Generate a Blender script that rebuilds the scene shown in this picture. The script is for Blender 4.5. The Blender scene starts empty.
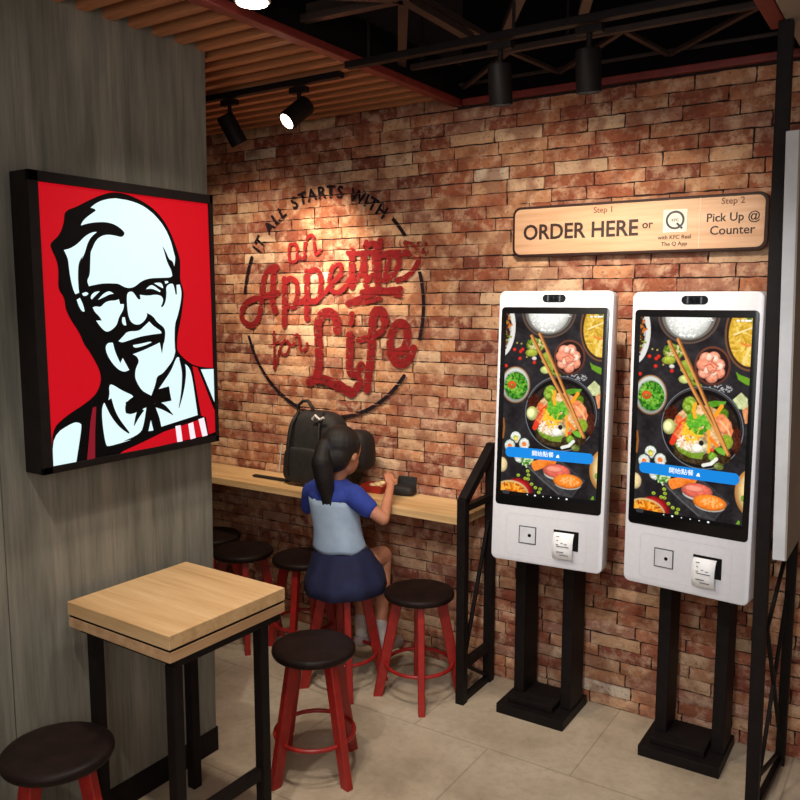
import bpy, bmesh, math, random, json
import numpy as np
from mathutils import Vector, Matrix
from mathutils.geometry import tessellate_polygon
R_ = math.radians; PI = math.pi
random.seed(7)
sc = bpy.context.scene; COL = sc.collection
DATA = json.loads(r'''{"red":[[[0.0268,0.7762],[0.6273,0.7813],[0.6356,0.0208],[0.0328,0.0181]]],"black":[[[0.0328,0.0181],[0.0336,0.1162],[0.0735,0.1487],[0.157,0.1855],[0.1891,0.2129],[0.2016,0.2568],[0.1656,0.3222],[0.1474,0.3435],[0.1361,0.3747],[0.1095,0.4125],[0.0947,0.443],[0.0934,0.4734],[0.0749,0.4965],[0.0797,0.5404],[0.0766,0.5705],[0.0622,0.5996],[0.0577,0.6159],[0.0876,0.6385],[0.1037,0.6736],[0.1063,0.7043],[0.1438,0.7187],[0.1761,0.7362],[0.226,0.7596],[0.2688,0.772],[0.3213,0.7696],[0.3893,0.7483],[0.4313,0.721],[0.4645,0.6826],[0.4883,0.6347],[0.5051,0.5934],[0.5046,0.5663],[0.5013,0.5274],[0.5159,0.4969],[0.5128,0.4656],[0.499,0.4032],[0.4857,0.3645],[0.48,0.3258],[0.4832,0.3033],[0.5323,0.266],[0.5686,0.2534],[0.6325,0.2449],[0.6356,0.0208]]],"white":[[[0.188,0.7202],[0.2089,0.7365],[0.2427,0.7493],[0.2727,0.7547],[0.277,0.7541],[0.321,0.7532],[0.3661,0.7438],[0.4076,0.7223],[0.4452,0.6884],[0.4688,0.6486],[0.4804,0.6073],[0.4851,0.5961],[0.477,0.561],[0.4716,0.5358],[0.4277,0.5339],[0.385,0.532],[0.3524,0.5232],[0.3248,0.5037],[0.298,0.5009],[0.272,0.5126],[0.2633,0.5141],[0.2208,0.5141],[0.1916,0.5095],[0.1711,0.5052],[0.1654,0.5206],[0.1758,0.535],[0.1785,0.5629],[0.1813,0.5979],[0.1855,0.6052],[0.2004,0.6325],[0.2194,0.6457],[0.2406,0.651],[0.2662,0.6496],[0.2878,0.6457],[0.299,0.655],[0.297,0.6638],[0.2711,0.6794],[0.2413,0.6854],[0.2077,0.6829],[0.1748,0.6765],[0.1546,0.6694],[0.1588,0.6791],[0.1752,0.6945],[0.2043,0.7133],[0.2023,0.7183]],[[0.2051,0.6556],[0.1906,0.6544],[0.166,0.6418],[0.1415,0.6191],[0.1177,0.6054],[0.0982,0.6006],[0.1093,0.5793],[0.1108,0.559],[0.1139,0.5252],[0.1211,0.4947],[0.1267,0.4829],[0.1386,0.4867],[0.1371,0.509],[0.1379,0.5434],[0.1425,0.5712],[0.1568,0.5893],[0.1526,0.5787],[0.163,0.5966],[0.1737,0.6251],[0.1863,0.6418]],[[0.1485,0.4853],[0.1627,0.4899],[0.1686,0.4842],[0.1604,0.4781],[0.1504,0.4785]],[[0.1303,0.4676],[0.1403,0.473],[0.1498,0.4543],[0.1534,0.4353],[0.1454,0.4352],[0.1358,0.4505]],[[0.1744,0.4722],[0.1787,0.4828],[0.1912,0.4902],[0.2057,0.4914],[0.191,0.4797],[0.1784,0.4688]],[[0.199,0.4676],[0.2159,0.4839],[0.2372,0.4935],[0.252,0.485],[0.237,0.4828],[0.2199,0.4752]],[[0.18,0.4462],[0.1903,0.4498],[0.2068,0.4466],[0.2196,0.4593],[0.2366,0.465],[0.258,0.4655],[0.2689,0.4693],[0.2729,0.455],[0.286,0.4553],[0.2835,0.4389],[0.2656,0.4171],[0.2587,0.3954],[0.2391,0.3811],[0.222,0.3759],[0.2055,0.3884],[0.1894,0.4095],[0.2081,0.4096],[0.2021,0.4201],[0.1859,0.434]],[[0.2977,0.4864],[0.3111,0.4923],[0.3223,0.489],[0.3376,0.4673],[0.3468,0.4701],[0.3447,0.4823],[0.3746,0.4794],[0.4076,0.4841],[0.429,0.4771],[0.4311,0.4639],[0.4212,0.4466],[0.4284,0.4448],[0.4407,0.4603],[0.4461,0.4871],[0.4441,0.506],[0.4564,0.516],[0.4712,0.5177],[0.476,0.5072],[0.4805,0.4842],[0.4865,0.4844],[0.486,0.5133],[0.4986,0.5149],[0.5057,0.4927],[0.5,0.4576],[0.4867,0.4187],[0.4738,0.3935],[0.4705,0.3492],[0.4708,0.3145],[0.4728,0.309],[0.4619,0.2823],[0.4409,0.2616],[0.4168,0.2413],[0.3967,0.237],[0.3895,0.2109],[0.3724,0.1793],[0.3404,0.1956],[0.323,0.22],[0.3146,0.2411],[0.3195,0.2667],[0.3326,0.2843],[0.3266,0.3],[0.311,0.3082],[0.3493,0.3175],[0.3952,0.3322],[0.412,0.3382],[0.4193,0.3024],[0.4274,0.3369],[0.4286,0.3327],[0.4365,0.3649],[0.432,0.384],[0.4059,0.3992],[0.3898,0.4198],[0.3666,0.429],[0.3688,0.4215],[0.3593,0.4066],[0.3361,0.3925],[0.3115,0.3991],[0.3007,0.4173],[0.2969,0.45]],[[0.2787,0.4172],[0.2874,0.4172],[0.2914,0.3936],[0.2826,0.3936],[0.2762,0.4027]],[[0.262,0.3486],[0.2797,0.3628],[0.2954,0.3765],[0.3357,0.3751],[0.3543,0.388],[0.3754,0.4029],[0.3915,0.3879],[0.4197,0.3727],[0.4196,0.3659],[0.3816,0.3636],[0.3354,0.3585],[0.2904,0.3474],[0.2728,0.3441]],[[0.3124,0.335],[0.3441,0.3381],[0.3766,0.3431],[0.3812,0.34],[0.3578,0.3322],[0.3257,0.3262],[0.3145,0.3287]],[[0.2149,0.3309],[0.2241,0.3456],[0.2419,0.3453],[0.2474,0.3201],[0.2648,0.2842],[0.2743,0.2991],[0.2951,0.2626],[0.2765,0.2573],[0.2524,0.2695],[0.2261,0.3007]],[[0.1948,0.1579],[0.2028,0.1747],[0.2145,0.1713],[0.2239,0.1957],[0.2226,0.2208],[0.2305,0.2278],[0.2692,0.2028],[0.3004,0.1889],[0.3052,0.1824],[0.277,0.1676],[0.274,0.1413],[0.2824,0.1313],[0.3522,0.1451],[0.3416,0.0989],[0.3282,0.069],[0.2624,0.0541],[0.2908,0.0545],[0.2118,0.0464],[0.2031,0.0524],[0.1955,0.1081]],[[0.476,0.2899],[0.4865,0.2896],[0.4967,0.2701],[0.5214,0.2609],[0.5354,0.2354],[0.5451,0.1739],[0.5562,0.0977],[0.4069,0.0793],[0.4008,0.1092],[0.3881,0.1395],[0.3851,0.1556],[0.4491,0.1561],[0.4431,0.1996],[0.4025,0.1968],[0.4196,0.2144],[0.4544,0.2502]],[[0.3677,0.1043],[0.3755,0.0719],[0.3572,0.0722]],[[0.5759,0.2446],[0.6332,0.242],[0.6335,0.1279]],[[0.0345,0.1028],[0.1002,0.132],[0.1221,0.1275],[0.1274,0.1173],[0.103,0.0158],[0.0335,0.0167]],[[0.3681,0.4989],[0.3775,0.5074],[0.3902,0.5124],[0.4033,0.5065],[0.4221,0.4947],[0.4197,0.4908],[0.3984,0.4988],[0.3844,0.501]],[[0.3988,0.5172],[0.4178,0.5202],[0.4297,0.5162],[0.4329,0.5026],[0.42,0.5071]],[[0.4396,0.5241],[0.4517,0.5254],[0.4541,0.5201],[0.4428,0.5159]]],"apron":[[[0.5408,0.2573],[0.5612,0.2509],[0.5862,0.1992],[0.6263,0.1113],[0.6377,0.0989],[0.6365,0.0331],[0.602,0.0283],[0.5917,0.086],[0.5717,0.0946],[0.5561,0.1731]],[[0.2283,0.0142],[0.2494,0.019],[0.2617,0.0251],[0.3372,0.0419],[0.4167,0.0622],[0.5804,0.0843],[0.5944,0.0263],[0.389,0.02],[0.2615,0.0124]]],"strap":[[[0.165,0.1653],[0.1765,0.1668],[0.1694,0.1008],[0.1647,0.0174],[0.1392,0.0198],[0.1557,0.1268]]],"stripe":[[[0.4614,0.0738],[0.4824,0.0744],[0.4884,0.0217],[0.4674,0.0225]],[[0.5143,0.0739],[0.5346,0.0775],[0.5438,0.0247],[0.522,0.0233]],[[0.5581,0.0836],[0.582,0.0869],[0.5959,0.0262],[0.5734,0.0247]]],"lines":[[[0.2282,0.1855],[0.2377,0.1495],[0.2555,0.1178],[0.2712,0.0976],[0.2864,0.0776],[0.2836,0.0748],[0.2626,0.0892],[0.2427,0.1082],[0.2197,0.1407],[0.2036,0.1769]],[[0.501,0.289],[0.5109,0.2608],[0.5124,0.2308],[0.4997,0.1761],[0.4794,0.1301],[0.4776,0.1307],[0.4901,0.1785],[0.4964,0.2322],[0.4933,0.2572],[0.4858,0.2842]],[[0.3888,0.1623],[0.4229,0.1474],[0.4537,0.1117],[0.4525,0.1101],[0.4135,0.132],[0.3814,0.1437]],[[0.3425,0.137],[0.3226,0.1185],[0.305,0.096],[0.3032,0.0968],[0.3106,0.1257],[0.3233,0.1512]],[[0.277,0.1691],[0.3083,0.177],[0.3275,0.1886],[0.3657,0.1703],[0.3922,0.1789],[0.4025,0.1968],[0.4397,0.2015],[0.4491,0.1561],[0.4117,0.1536],[0.3851,0.1541],[0.3523,0.1493],[0.3328,0.1389],[0.2886,0.1298],[0.2777,0.1409]],[[0.4353,0.6289],[0.4476,0.6127],[0.4579,0.5905],[0.4735,0.5858],[0.48,0.5612],[0.4766,0.5418],[0.4692,0.5414],[0.467,0.5567],[0.4504,0.5825],[0.4427,0.6086]],[[0.4019,0.158],[0.4254,0.1561],[0.425,0.1521],[0.4015,0.154]]],"food":[["e",[95,75,65],[48.28,-2.57,30.43,28.59],0],["e",[60,52,48],[48.28,-2.57,28.53,26.69],0],["e",[120,112,104],[48.3,-2.27,26.49,24.63],0],["e",[240,240,232],[48.28,-2.57,23.12,23.46],14],["s",[[250,250,245],[222,222,214],[255,255,250]],[48.35,-1.1,20.91,20.53],260,1.0],["e",[225,222,215],[-5.73,15.69,16.86,32.66],0],["e",[180,175,165],[-7.36,15.71,13.71,28.13],0],["e",[70,40,25],[-8.17,15.72,12.12,25.86],20],["s",[[200,110,40],[110,60,30],[140,160,60],[60,30,20]],[-4.11,15.67,9.66,22.76],60,2.2],["e",[120,80,55],[107.38,14.28,24.13,35.3],0],["e",[60,40,30],[107.38,14.28,22.5,33.6],0],["e",[222,178,60],[107.41,14.99,20.46,30.35],25],["s",[[240,210,110],[200,150,40],[235,190,80]],[106.05,15.71,16.66,26.85],90,2.2],["l",[250,225,160],[[91.87,15.9],[100.24,12.25],[107.14,9.35]],1.4,0],["l",[245,215,140],[[101.0,42.73],[104.12,34.13],[107.89,24.86]],1.4,0],["l",[235,130,60],[[98.66,23.62],[103.72,25.93],[107.91,25.28]],1.6,0],["p",[60,110,30],[[101.77,0.21],[106.7,0.19],[106.9,4.42],[104.02,3.02]],0],["e",[122,68,52],[73.01,46.21,17.15,18.81],0],["e",[45,28,25],[73.01,46.21,15.14,16.78],0],["e",[240,150,120],[66.77,39.45,6.2,6.1],25],["e",[240,150,120],[74.11,38.51,6.14,6.07],25],["e",[240,150,120],[78.81,44.87,6.1,6.05],25],["e",[240,150,120],[79.15,52.06,6.1,6.05],25],["e",[240,150,120],[72.77,56.65,6.16,6.08],25],["e",[240,150,120],[65.92,52.56,6.21,6.11],25],["e",[240,150,120],[64.09,45.34,6.22,6.11],25],["e",[252,205,180],[69.66,37.92,2.95,3.77],15],["e",[252,205,180],[80.33,46.26,2.91,3.74],15],["e",[252,205,180],[68.07,51.02,2.95,3.77],15],["e",[252,205,180],[74.77,52.23,2.93,3.76],15],["e",[252,205,180],[75.61,39.19,2.92,3.75],15],["e",[240,150,118],[72.76,47.23,4.98,6.37],25],["l",[205,100,75],[[65.64,46.75],[71.45,44.38],[74.56,47.9]],1.1,0],["l",[205,100,75],[[74.07,37.79],[72.08,42.19],[78.88,46.31]],1.1,0],["l",[215,110,85],[[68.95,53.9],[73.19,50.11],[79.08,50.63]],1.1,0],["e",[130,150,50],[34.75,34.43,10.43,7.41],40],["s",[[175,180,90],[90,120,30],[220,200,150]],[34.68,32.95,8.9,5.93],60,1.5],["e",[160,170,60],[30.49,42.71,6.96,4.16],20],["p",[150,165,60],[[42.85,43.08],[50.31,39.92],[55.32,50.02],[55.88,61.72],[49.7,59.04],[42.5,51.95]],30],["e",[190,200,120],[46.74,60.64,5.76,4.12],20],["l",[120,150,40],[[51.36,61.91],[57.52,64.58],[62.83,65.8]],2.5,0],["e",[210,200,190],[33.87,48.55,2.78,2.08],0],["e",[205,45,30],[10.83,39.54,2.07,1.96],0],["e",[205,45,30],[17.91,41.59,2.05,1.95],0],["e",[205,45,30],[17.47,49.1,2.05,1.95],0],["e",[205,45,30],[34.08,53.0,2.01,1.93],0],["e",[205,45,30],[1.58,57.67,2.09,1.97],0],["e",[205,45,30],[20.16,39.28,2.04,1.94],0],["e",[170,150,80],[13.51,32.26,1.11,1.05],0],["e",[170,150,80],[18.61,33.04,1.1,1.05],0],["e",[170,150,80],[25.25,47.35,1.09,1.04],0],["e",[190,130,80],[13.29,78.31,17.0,20.19],0],["e",[215,220,208],[13.29,78.31,15.75,18.98],0],["e",[190,196,182],[13.34,79.37,13.88,16.57],0],["e",[70,130,30],[14.14,79.32,13.4,15.06],45],["s",[[100,170,50],[40,100,20],[140,190,70],[60,140,35]],[14.14,79.32,12.62,13.85],160,1.8],["e",[225,80,35],[9.31,78.52,4.94,4.23],0],["e",[110,120,40],[9.32,78.82,2.55,2.11],0],["e",[225,110,50],[8.83,78.55,0.96,1.51],0],["s",[[200,200,200]],[81.33,67.12,11.56,3.17],26,0.7],["s",[[190,190,190]],[89.4,68.89,2.88,4.3],8,0.7],["p",[110,160,40],[[94.95,50.05],[97.94,52.79],[108.73,56.62],[109.77,63.65],[104.05,61.78],[97.47,57.8]],15],["p",[200,205,150],[[93.4,77.28],[100.89,69.75],[106.81,75.13],[108.07,86.42],[99.52,85.51]],30],["p",[215,140,90],[[102.42,86.76],[109.2,80.68],[111.35,96.13],[105.87,99.35]],30],["e",[120,125,130],[65.25,107.06,39.54,40.59],0],["e",[20,18,18],[65.25,107.06,38.69,39.71],0],["e",[75,70,68],[65.16,105.11,37.55,37.08],0],["e",[18,14,14],[65.2,105.98,36.99,36.79],0],["e",[40,30,25],[65.29,108.02,35.0,34.31],12],["e",[60,45,25],[66.8,133.28,27.85,10.22],25],["p",[70,28,16],[[28.18,92.78],[37.21,86.28],[43.77,94.78],[38.12,105.55],[28.11,107.76]],20],["p",[74,30,16],[[96.03,101.95],[101.93,105.81],[103.25,118.56],[98.83,130.39],[94.13,122.19]],25],["e",[215,170,120],[65.52,106.54,27.83,21.89],50],["e",[200,190,150],[57.41,125.28,16.44,10.28],50],["e",[130,160,50],[53.27,86.08,7.23,9.11],45],["e",[90,120,30],[85.45,92.12,5.06,6.47],30],["p",[90,150,40],[[69.53,81.49],[76.07,79.38],[87.73,79.31],[86.45,82.7],[76.38,85.74],[71.22,85.75]],20],["p",[235,120,70],[[81.25,95.77],[90.08,98.06],[95.52,106.29],[93.71,113.6],[86.37,111.29],[78.68,103.18]],30],["p",[240,140,90],[[78.17,92.58],[85.41,91.4],[93.0,98.81],[94.85,107.29],[86.35,110.81],[79.46,104.09]],30],["e",[245,150,100],[86.68,102.61,6.5,7.91],25],["p",[235,110,60],[[40.47,96.47],[45.41,96.89],[48.77,103.32],[42.8,106.71],[39.59,103.96]],30],["e",[235,130,80],[47.69,112.77,9.86,8.86],35],["l",[225,60,35],[[37.45,123.98],[41.58,113.24],[48.79,103.82],[53.13,99.1]],5,0],["l",[225,70,35],[[45.03,105.07],[53.83,97.82]],4,0],["p",[120,150,45],[[39.03,124.6],[46.94,129.13],[57.76,132.62],[69.63,130.1],[71.57,124.09],[67.01,137.65],[54.95,137.3],[44.02,132.35]],25],["e",[190,190,110],[33.62,108.61,6.5,7.75],10],["e",[225,225,160],[32.37,108.7,4.97,5.96],10],["p",[236,120,66],[[38.57,114.95],[45.82,105.51],[56.29,101.83],[59.71,110.4],[54.04,118.19],[45.06,121.87]],35],["l",[250,170,120],[[43.32,117.56],[50.45,106.66]],2,0],["l",[250,170,120],[[47.21,118.73],[54.34,108.59]],2,0],["l",[252,190,140],[[82.85,98.55],[90.5,106.66],[92.93,112.23]],1.6,0],["s",[[245,235,210],[235,190,150],[250,240,225]],[54.25,122.6,12.03,7.06],70,1.7],["s",[[240,190,40],[250,200,60],[225,160,40]],[56.64,109.15,10.49,13.21],60,2.0],["s",[[90,170,40],[60,140,30],[140,190,60]],[63.85,102.77,12.6,8.76],60,2.2],["s",[[90,170,40],[120,190,60]],[59.2,99.66,8.97,5.86],50,2.0],["l",[245,170,40],[[58.43,83.58],[57.28,90.98],[59.06,96.74]],3.2,0],["l",[245,160,40],[[83.62,84.3],[79.56,91.05],[76.11,95.62]],3.4,0],["l",[245,165,50],[[72.35,109.45],[73.57,119.55],[73.33,129.77]],2.8,0],["l",[240,130,40],[[74.91,116.53],[81.08,122.56]],3,0],["e",[240,235,215],[62.01,127.1,5.98,4.69],20],["e",[35,30,25],[65.95,121.64,2.39,2.63],0],["e",[140,160,50],[89.61,118.25,6.05,7.47],30],["e",[110,150,40],[77.21,133.79,4.41,4.64],35],["p",[110,175,50],[[78.29,125.7],[84.06,123.76],[89.7,126.17],[88.8,131.58],[82.88,129.65]],10],["e",[230,70,40],[76.6,127.3,2.06,1.74],0],["l",[235,235,225],[[68.78,143.34],[76.08,140.89],[80.97,135.63]],3,0],["e",[110,120,60],[83.51,142.64,4.67,3.61],30],["l",[150,85,35],[[30.39,24.14],[57.94,73.34],[77.26,104.24],[92.37,130.49]],2.9,0],["l",[215,145,75],[[29.3,24.16],[57.04,73.39],[76.38,104.3],[91.36,130.58]],1.9,0],["l",[150,85,35],[[39.54,21.76],[57.17,57.27],[73.7,91.42],[92.37,130.49]],2.6,0],["l",[220,150,80],[[38.46,21.78],[56.27,57.31],[72.82,91.47],[91.32,129.86]],1.7,0],["e",[40,52,44],[15.71,136.36,7.3,7.85],0],["e",[205,208,198],[15.71,136.36,6.04,6.49],10],["s",[[240,240,232],[210,212,202]],[15.71,136.36,5.4,5.73],40,1.0],["p",[170,190,60],[[12.8,135.71],[15.26,133.68],[18.53,135.51],[17.74,138.9],[13.91,138.95]],15],["e",[40,52,44],[9.28,146.06,7.37,7.88],0],["e",[205,208,198],[9.28,146.06,6.09,6.52],10],["s",[[240,240,232],[210,212,202]],[9.28,146.06,5.45,5.76],40,1.0],["p",[240,130,60],[[6.34,145.42],[8.83,143.36],[12.13,145.18],[11.32,148.6],[7.47,148.67]],15],["e",[40,52,44],[25.85,142.98,7.21,7.8],0],["e",[205,208,198],[25.85,142.98,5.96,6.45],10],["s",[[240,240,232],[210,212,202]],[25.85,142.98,5.34,5.7],40,1.0],["p",[240,130,60],[[22.98,142.35],[25.41,140.31],[28.64,142.12],[27.85,145.5],[24.08,145.56]],15],["e",[40,52,44],[21.01,157.78,7.27,7.83],0],["e",[205,208,198],[21.01,157.78,6.01,6.48],10],["s",[[240,240,232],[210,212,202]],[21.01,157.78,5.38,5.72],40,1.0],["p",[200,200,180],[[18.12,157.17],[20.57,155.11],[23.82,156.89],[23.03,160.29],[19.23,160.39]],15],["e",[230,205,90],[16.11,138.14,2.23,2.41],0],["e",[215,190,140],[0.59,168.0,6.5,8.39],15],["l",[150,90,40],[[0.61,116.34],[1.84,125.39],[0.8,137.69]],2,0],["s",[[90,150,50],[200,220,170],[60,120,30]],[30.68,162.05,6.56,5.39],60,1.6],["p",[62,60,62],[[30.07,165.87],[67.92,156.62],[95.32,176.8],[81.7,196.67],[66.76,194.97]],12],["p",[48,46,48],[[34.85,167.6],[68.06,159.54],[92.41,176.43],[81.6,194.49]],8],["l",[95,92,92],[[30.11,166.62],[46.27,179.74],[66.72,194.24]],1.2,0],["p",[240,130,45],[[34.88,161.6],[45.25,158.26],[63.53,158.85],[62.16,161.64],[48.77,167.55],[38.95,171.93],[35.63,167.51]],25],["e",[225,220,210],[64.2,172.9,14.61,6.45],0],["e",[216,98,80],[63.74,169.57,15.2,7.62],14],["e",[236,136,114],[60.94,167.67,9.9,3.23],10],["e",[225,220,210],[76.58,182.28,14.68,6.11],0],["e",[242,128,38],[76.44,179.37,16.13,7.86],12],["s",[[252,180,110]],[76.43,179.08,11.77,4.07],26,1.3],["e",[215,150,80],[117.46,164.18,18.0,24.06],0],["e",[240,205,140],[118.85,164.02,16.32,21.91],8],["e",[110,150,50],[107.18,170.36,1.7,2.85],20],["e",[140,20,25],[21.17,194.85,16.56,13.58],15],["e",[185,35,40],[18.8,195.15,15.83,12.09],0],["e",[225,190,130],[12.57,198.99,20.69,14.42],0],["e",[215,125,30],[12.6,199.75,18.8,13.05],40],["s",[[240,170,60],[180,80,20]],[12.28,192.93,14.37,6.07],30,2],["e",[165,185,60],[20.39,178.28,2.07,1.81],20],["e",[90,120,30],[20.39,178.28,0.8,0.75],0],["e",[165,185,60],[31.17,172.51,2.04,1.8],20],["e",[90,120,30],[31.17,172.51,0.78,0.75],0],["e",[165,185,60],[28.44,181.11,2.05,1.8],20],["e",[90,120,30],[28.44,181.11,0.79,0.75],0],["e",[165,185,60],[32.16,176.91,2.04,1.8],20],["e",[90,120,30],[32.16,176.91,0.78,0.75],0],["e",[165,185,60],[36.07,186.66,2.03,1.79],20],["e",[90,120,30],[36.07,186.66,0.78,0.75],0],["e",[165,185,60],[40.59,190.15,2.02,1.79],20],["e",[90,120,30],[40.59,190.15,0.78,0.74],0],["e",[165,185,60],[46.04,190.96,2.0,1.78],20],["e",[90,120,30],[46.04,190.96,0.77,0.74],0],["e",[165,185,60],[31.91,181.45,2.04,1.8],20],["e",[90,120,30],[31.91,181.45,0.78,0.75],0],["e",[165,185,60],[44.68,194.86,2.01,1.78],20],["e",[90,120,30],[44.68,194.86,0.77,0.74],0],["p",[110,160,40],[[102.01,196.13],[103.97,192.27],[105.42,192.8],[105.59,196.37]],0],["l",[250,250,250],[[44.28,2.58],[46.12,2.86]],0.8,0],["l",[250,250,250],[[50.04,2.55],[51.87,2.84]],0.8,0],["l",[250,250,250],[[53.06,2.54],[54.88,2.82]],0.8,0],["l",[250,250,250],[[59.05,2.51],[60.86,2.79]],0.8,0],["l",[250,250,250],[[66.48,2.48],[68.27,2.76]],0.8,0],["l",[250,250,250],[[70.17,2.46],[71.95,2.74]],0.8,0],["l",[250,250,245],[[94.1,2.79],[95.52,2.78]],1.6,0],["l",[250,250,245],[[98.36,2.77],[99.78,2.76]],1.6,0],["l",[250,250,245],[[101.9,2.75],[103.31,2.74]],1.6,0],["l",[250,250,245],[[104.71,2.74],[106.12,2.73]],1.6,0]],"mural":[["r",0.03,[[-2.5428,1.861],[-2.5751,1.8622],[-2.5852,1.824],[-2.5768,1.7816],[-2.5396,1.7876],[-2.5337,1.8572],[-2.5302,1.8013],[-2.4892,1.7967]]],["r",0.03,[[-2.4879,1.8625],[-2.4891,1.8002]]],["r",0.03,[[-2.4885,1.8348],[-2.4694,1.8893],[-2.4379,1.8949],[-2.4297,1.8535],[-2.4214,1.812],[-2.3946,1.8283]]],["r",0.055,[[-2.6623,1.7552],[-2.7056,1.749],[-2.7406,1.7136],[-2.7566,1.6631],[-2.7689,1.5757],[-2.7906,1.5094],[-2.8316,1.4756],[-2.8868,1.4933],[-2.9007,1.538],[-2.8687,1.5827],[-2.7876,1.6122],[-2.6894,1.6265],[-2.6604,1.6336]]],["r",0.065,[[-2.6814,1.7556],[-2.688,1.6841],[-2.6948,1.6048],[-2.677,1.547]]],["r",0.06,[[-2.6162,1.6975],[-2.6183,1.6048],[-2.6211,1.4791]]],["r",0.05,[[-2.6167,1.6761],[-2.5832,1.7006],[-2.5418,1.6824],[-2.5384,1.6189],[-2.558,1.5692],[-2.6048,1.5726]]],["r",0.05,[[-2.5578,1.5764],[-2.5113,1.5906],[-2.4881,1.6047]]],["r",0.06,[[-2.4767,1.7304],[-2.4785,1.6327],[-2.4806,1.5132]]],["r",0.05,[[-2.477,1.7165],[-2.436,1.74],[-2.3963,1.7152],[-2.3973,1.6462],[-2.4204,1.5977],[-2.4655,1.5942]]],["r",0.045,[[-2.4113,1.6047],[-2.3665,1.6391],[-2.3134,1.6866],[-2.2743,1.7199],[-2.2824,1.7606],[-2.3169,1.7547],[-2.3391,1.7142],[-2.3399,1.6595],[-2.3054,1.6319],[-2.2622,1.6521],[-2.2278,1.6922]]],["r",0.065,[[-2.2137,1.8163],[-2.2143,1.7429],[-2.215,1.6629]]],["r",0.045,[[-2.2368,1.8109],[-2.1641,1.8087],[-2.0967,1.8066]]],["r",0.065,[[-2.1491,1.8022],[-2.1458,1.7232],[-2.1348,1.6683]]],["r",0.06,[[-2.0893,1.8064],[-2.0859,1.7402],[-2.075,1.6737]]],["r",0.04,[[-2.1337,1.8559],[-2.1414,1.8321],[-2.1039,1.8488],[-2.067,1.8415],[-2.0892,1.8243]]],["r",0.05,[[-2.0596,1.8591],[-2.0673,1.7698],[-2.0676,1.6736]]],["r",0.035,[[-2.2034,1.669],[-2.1724,1.7115],[-2.157,1.7538]]],["r",0.035,[[-2.1348,1.6683],[-2.1046,1.7104]]],["r",0.05,[[-2.0598,1.7935],[-2.0016,1.8037],[-1.9161,1.801]]],["r",0.05,[[-2.0382,1.6853],[-1.9873,1.7144],[-1.9586,1.7611],[-1.9872,1.7973],[-2.0161,1.7685],[-2.0308,1.7092]]],["r",0.045,[[-1.9729,1.6845],[-1.9301,1.6957],[-1.888,1.7244],[-1.8603,1.7645]]],["d",0.06,[[-1.9444,1.8429],[-1.8882,1.8292],[-1.833,1.833]]],["d",0.06,[[-1.9302,1.7956],[-1.8742,1.7881],[-1.8261,1.804]]],["r",0.045,[[-2.2429,1.5825],[-2.1503,1.6134],[-2.0456,1.6373],[-1.9514,1.6486]]],["r",0.055,[[-2.1578,1.6318],[-2.0751,1.6435],[-1.9514,1.6249]]],["r",0.035,[[-2.2352,1.5763],[-2.1429,1.5889],[-2.0605,1.6072]]],["r",0.026,[[-2.6878,1.4458],[-2.6869,1.3733],[-2.6922,1.269]]],["r",0.02,[[-2.7213,1.3775],[-2.6935,1.3835],[-2.6588,1.4]]],["r",0.02,[[-2.6896,1.2639],[-2.6678,1.3117],[-2.6599,1.3535]]],["r",0.024,[[-2.618,1.4063],[-2.6457,1.3797],[-2.6465,1.3436],[-2.6127,1.3396],[-2.5918,1.3763],[-2.6045,1.4066],[-2.5783,1.3818],[-2.5581,1.3926]]],["r",0.026,[[-2.5573,1.4282],[-2.5374,1.4338],[-2.5247,1.4088],[-2.519,1.3633],[-2.4862,1.3695],[-2.4793,1.3949]]],["r",0.085,[[-2.3012,1.4637],[-2.3068,1.5173],[-2.3498,1.5413],[-2.3939,1.5262],[-2.4136,1.4814],[-2.411,1.4018],[-2.4099,1.3119],[-2.4239,1.2307]]],["r",0.075,[[-2.4695,1.2131],[-2.4111,1.2314],[-2.3478,1.2197],[-2.2858,1.1934],[-2.2368,1.1864]]],["r",0.07,[[-2.3856,1.2327],[-2.2856,1.2083],[-2.2247,1.1724],[-2.1821,1.2141],[-2.1759,1.2438]]],["r",0.06,[[-2.2155,1.5329],[-2.2218,1.4991]]],["r",0.075,[[-2.2283,1.4409],[-2.229,1.3681],[-2.2298,1.2801],[-2.1997,1.2669],[-2.1636,1.3026]]],["r",0.078,[[-2.0346,1.5065],[-2.0459,1.5439],[-2.0745,1.5531],[-2.0977,1.5246],[-2.1039,1.4486],[-2.1102,1.353],[-2.1223,1.2755],[-2.1346,1.1974]]],["r",0.05,[[-2.1806,1.418],[-2.1156,1.434],[-2.0576,1.4591],[-2.0347,1.4971]]],["r",0.07,[[-2.0066,1.3662],[-1.9448,1.3777],[-1.9172,1.425],[-1.9228,1.485],[-1.9615,1.4983],[-1.9951,1.4604],[-2.0065,1.3944],[-1.9897,1.3386],[-1.9448,1.3216],[-1.9061,1.3465],[-1.8843,1.389]]]],"quad":0}''')

# ------------------------------------------------------------------ helpers
def s2l(c):
    c = c/255.0
    return c/12.92 if c <= .04045 else ((c+.055)/1.055)**2.4
def rgb(r, g, b): return (s2l(r), s2l(g), s2l(b), 1)

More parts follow.
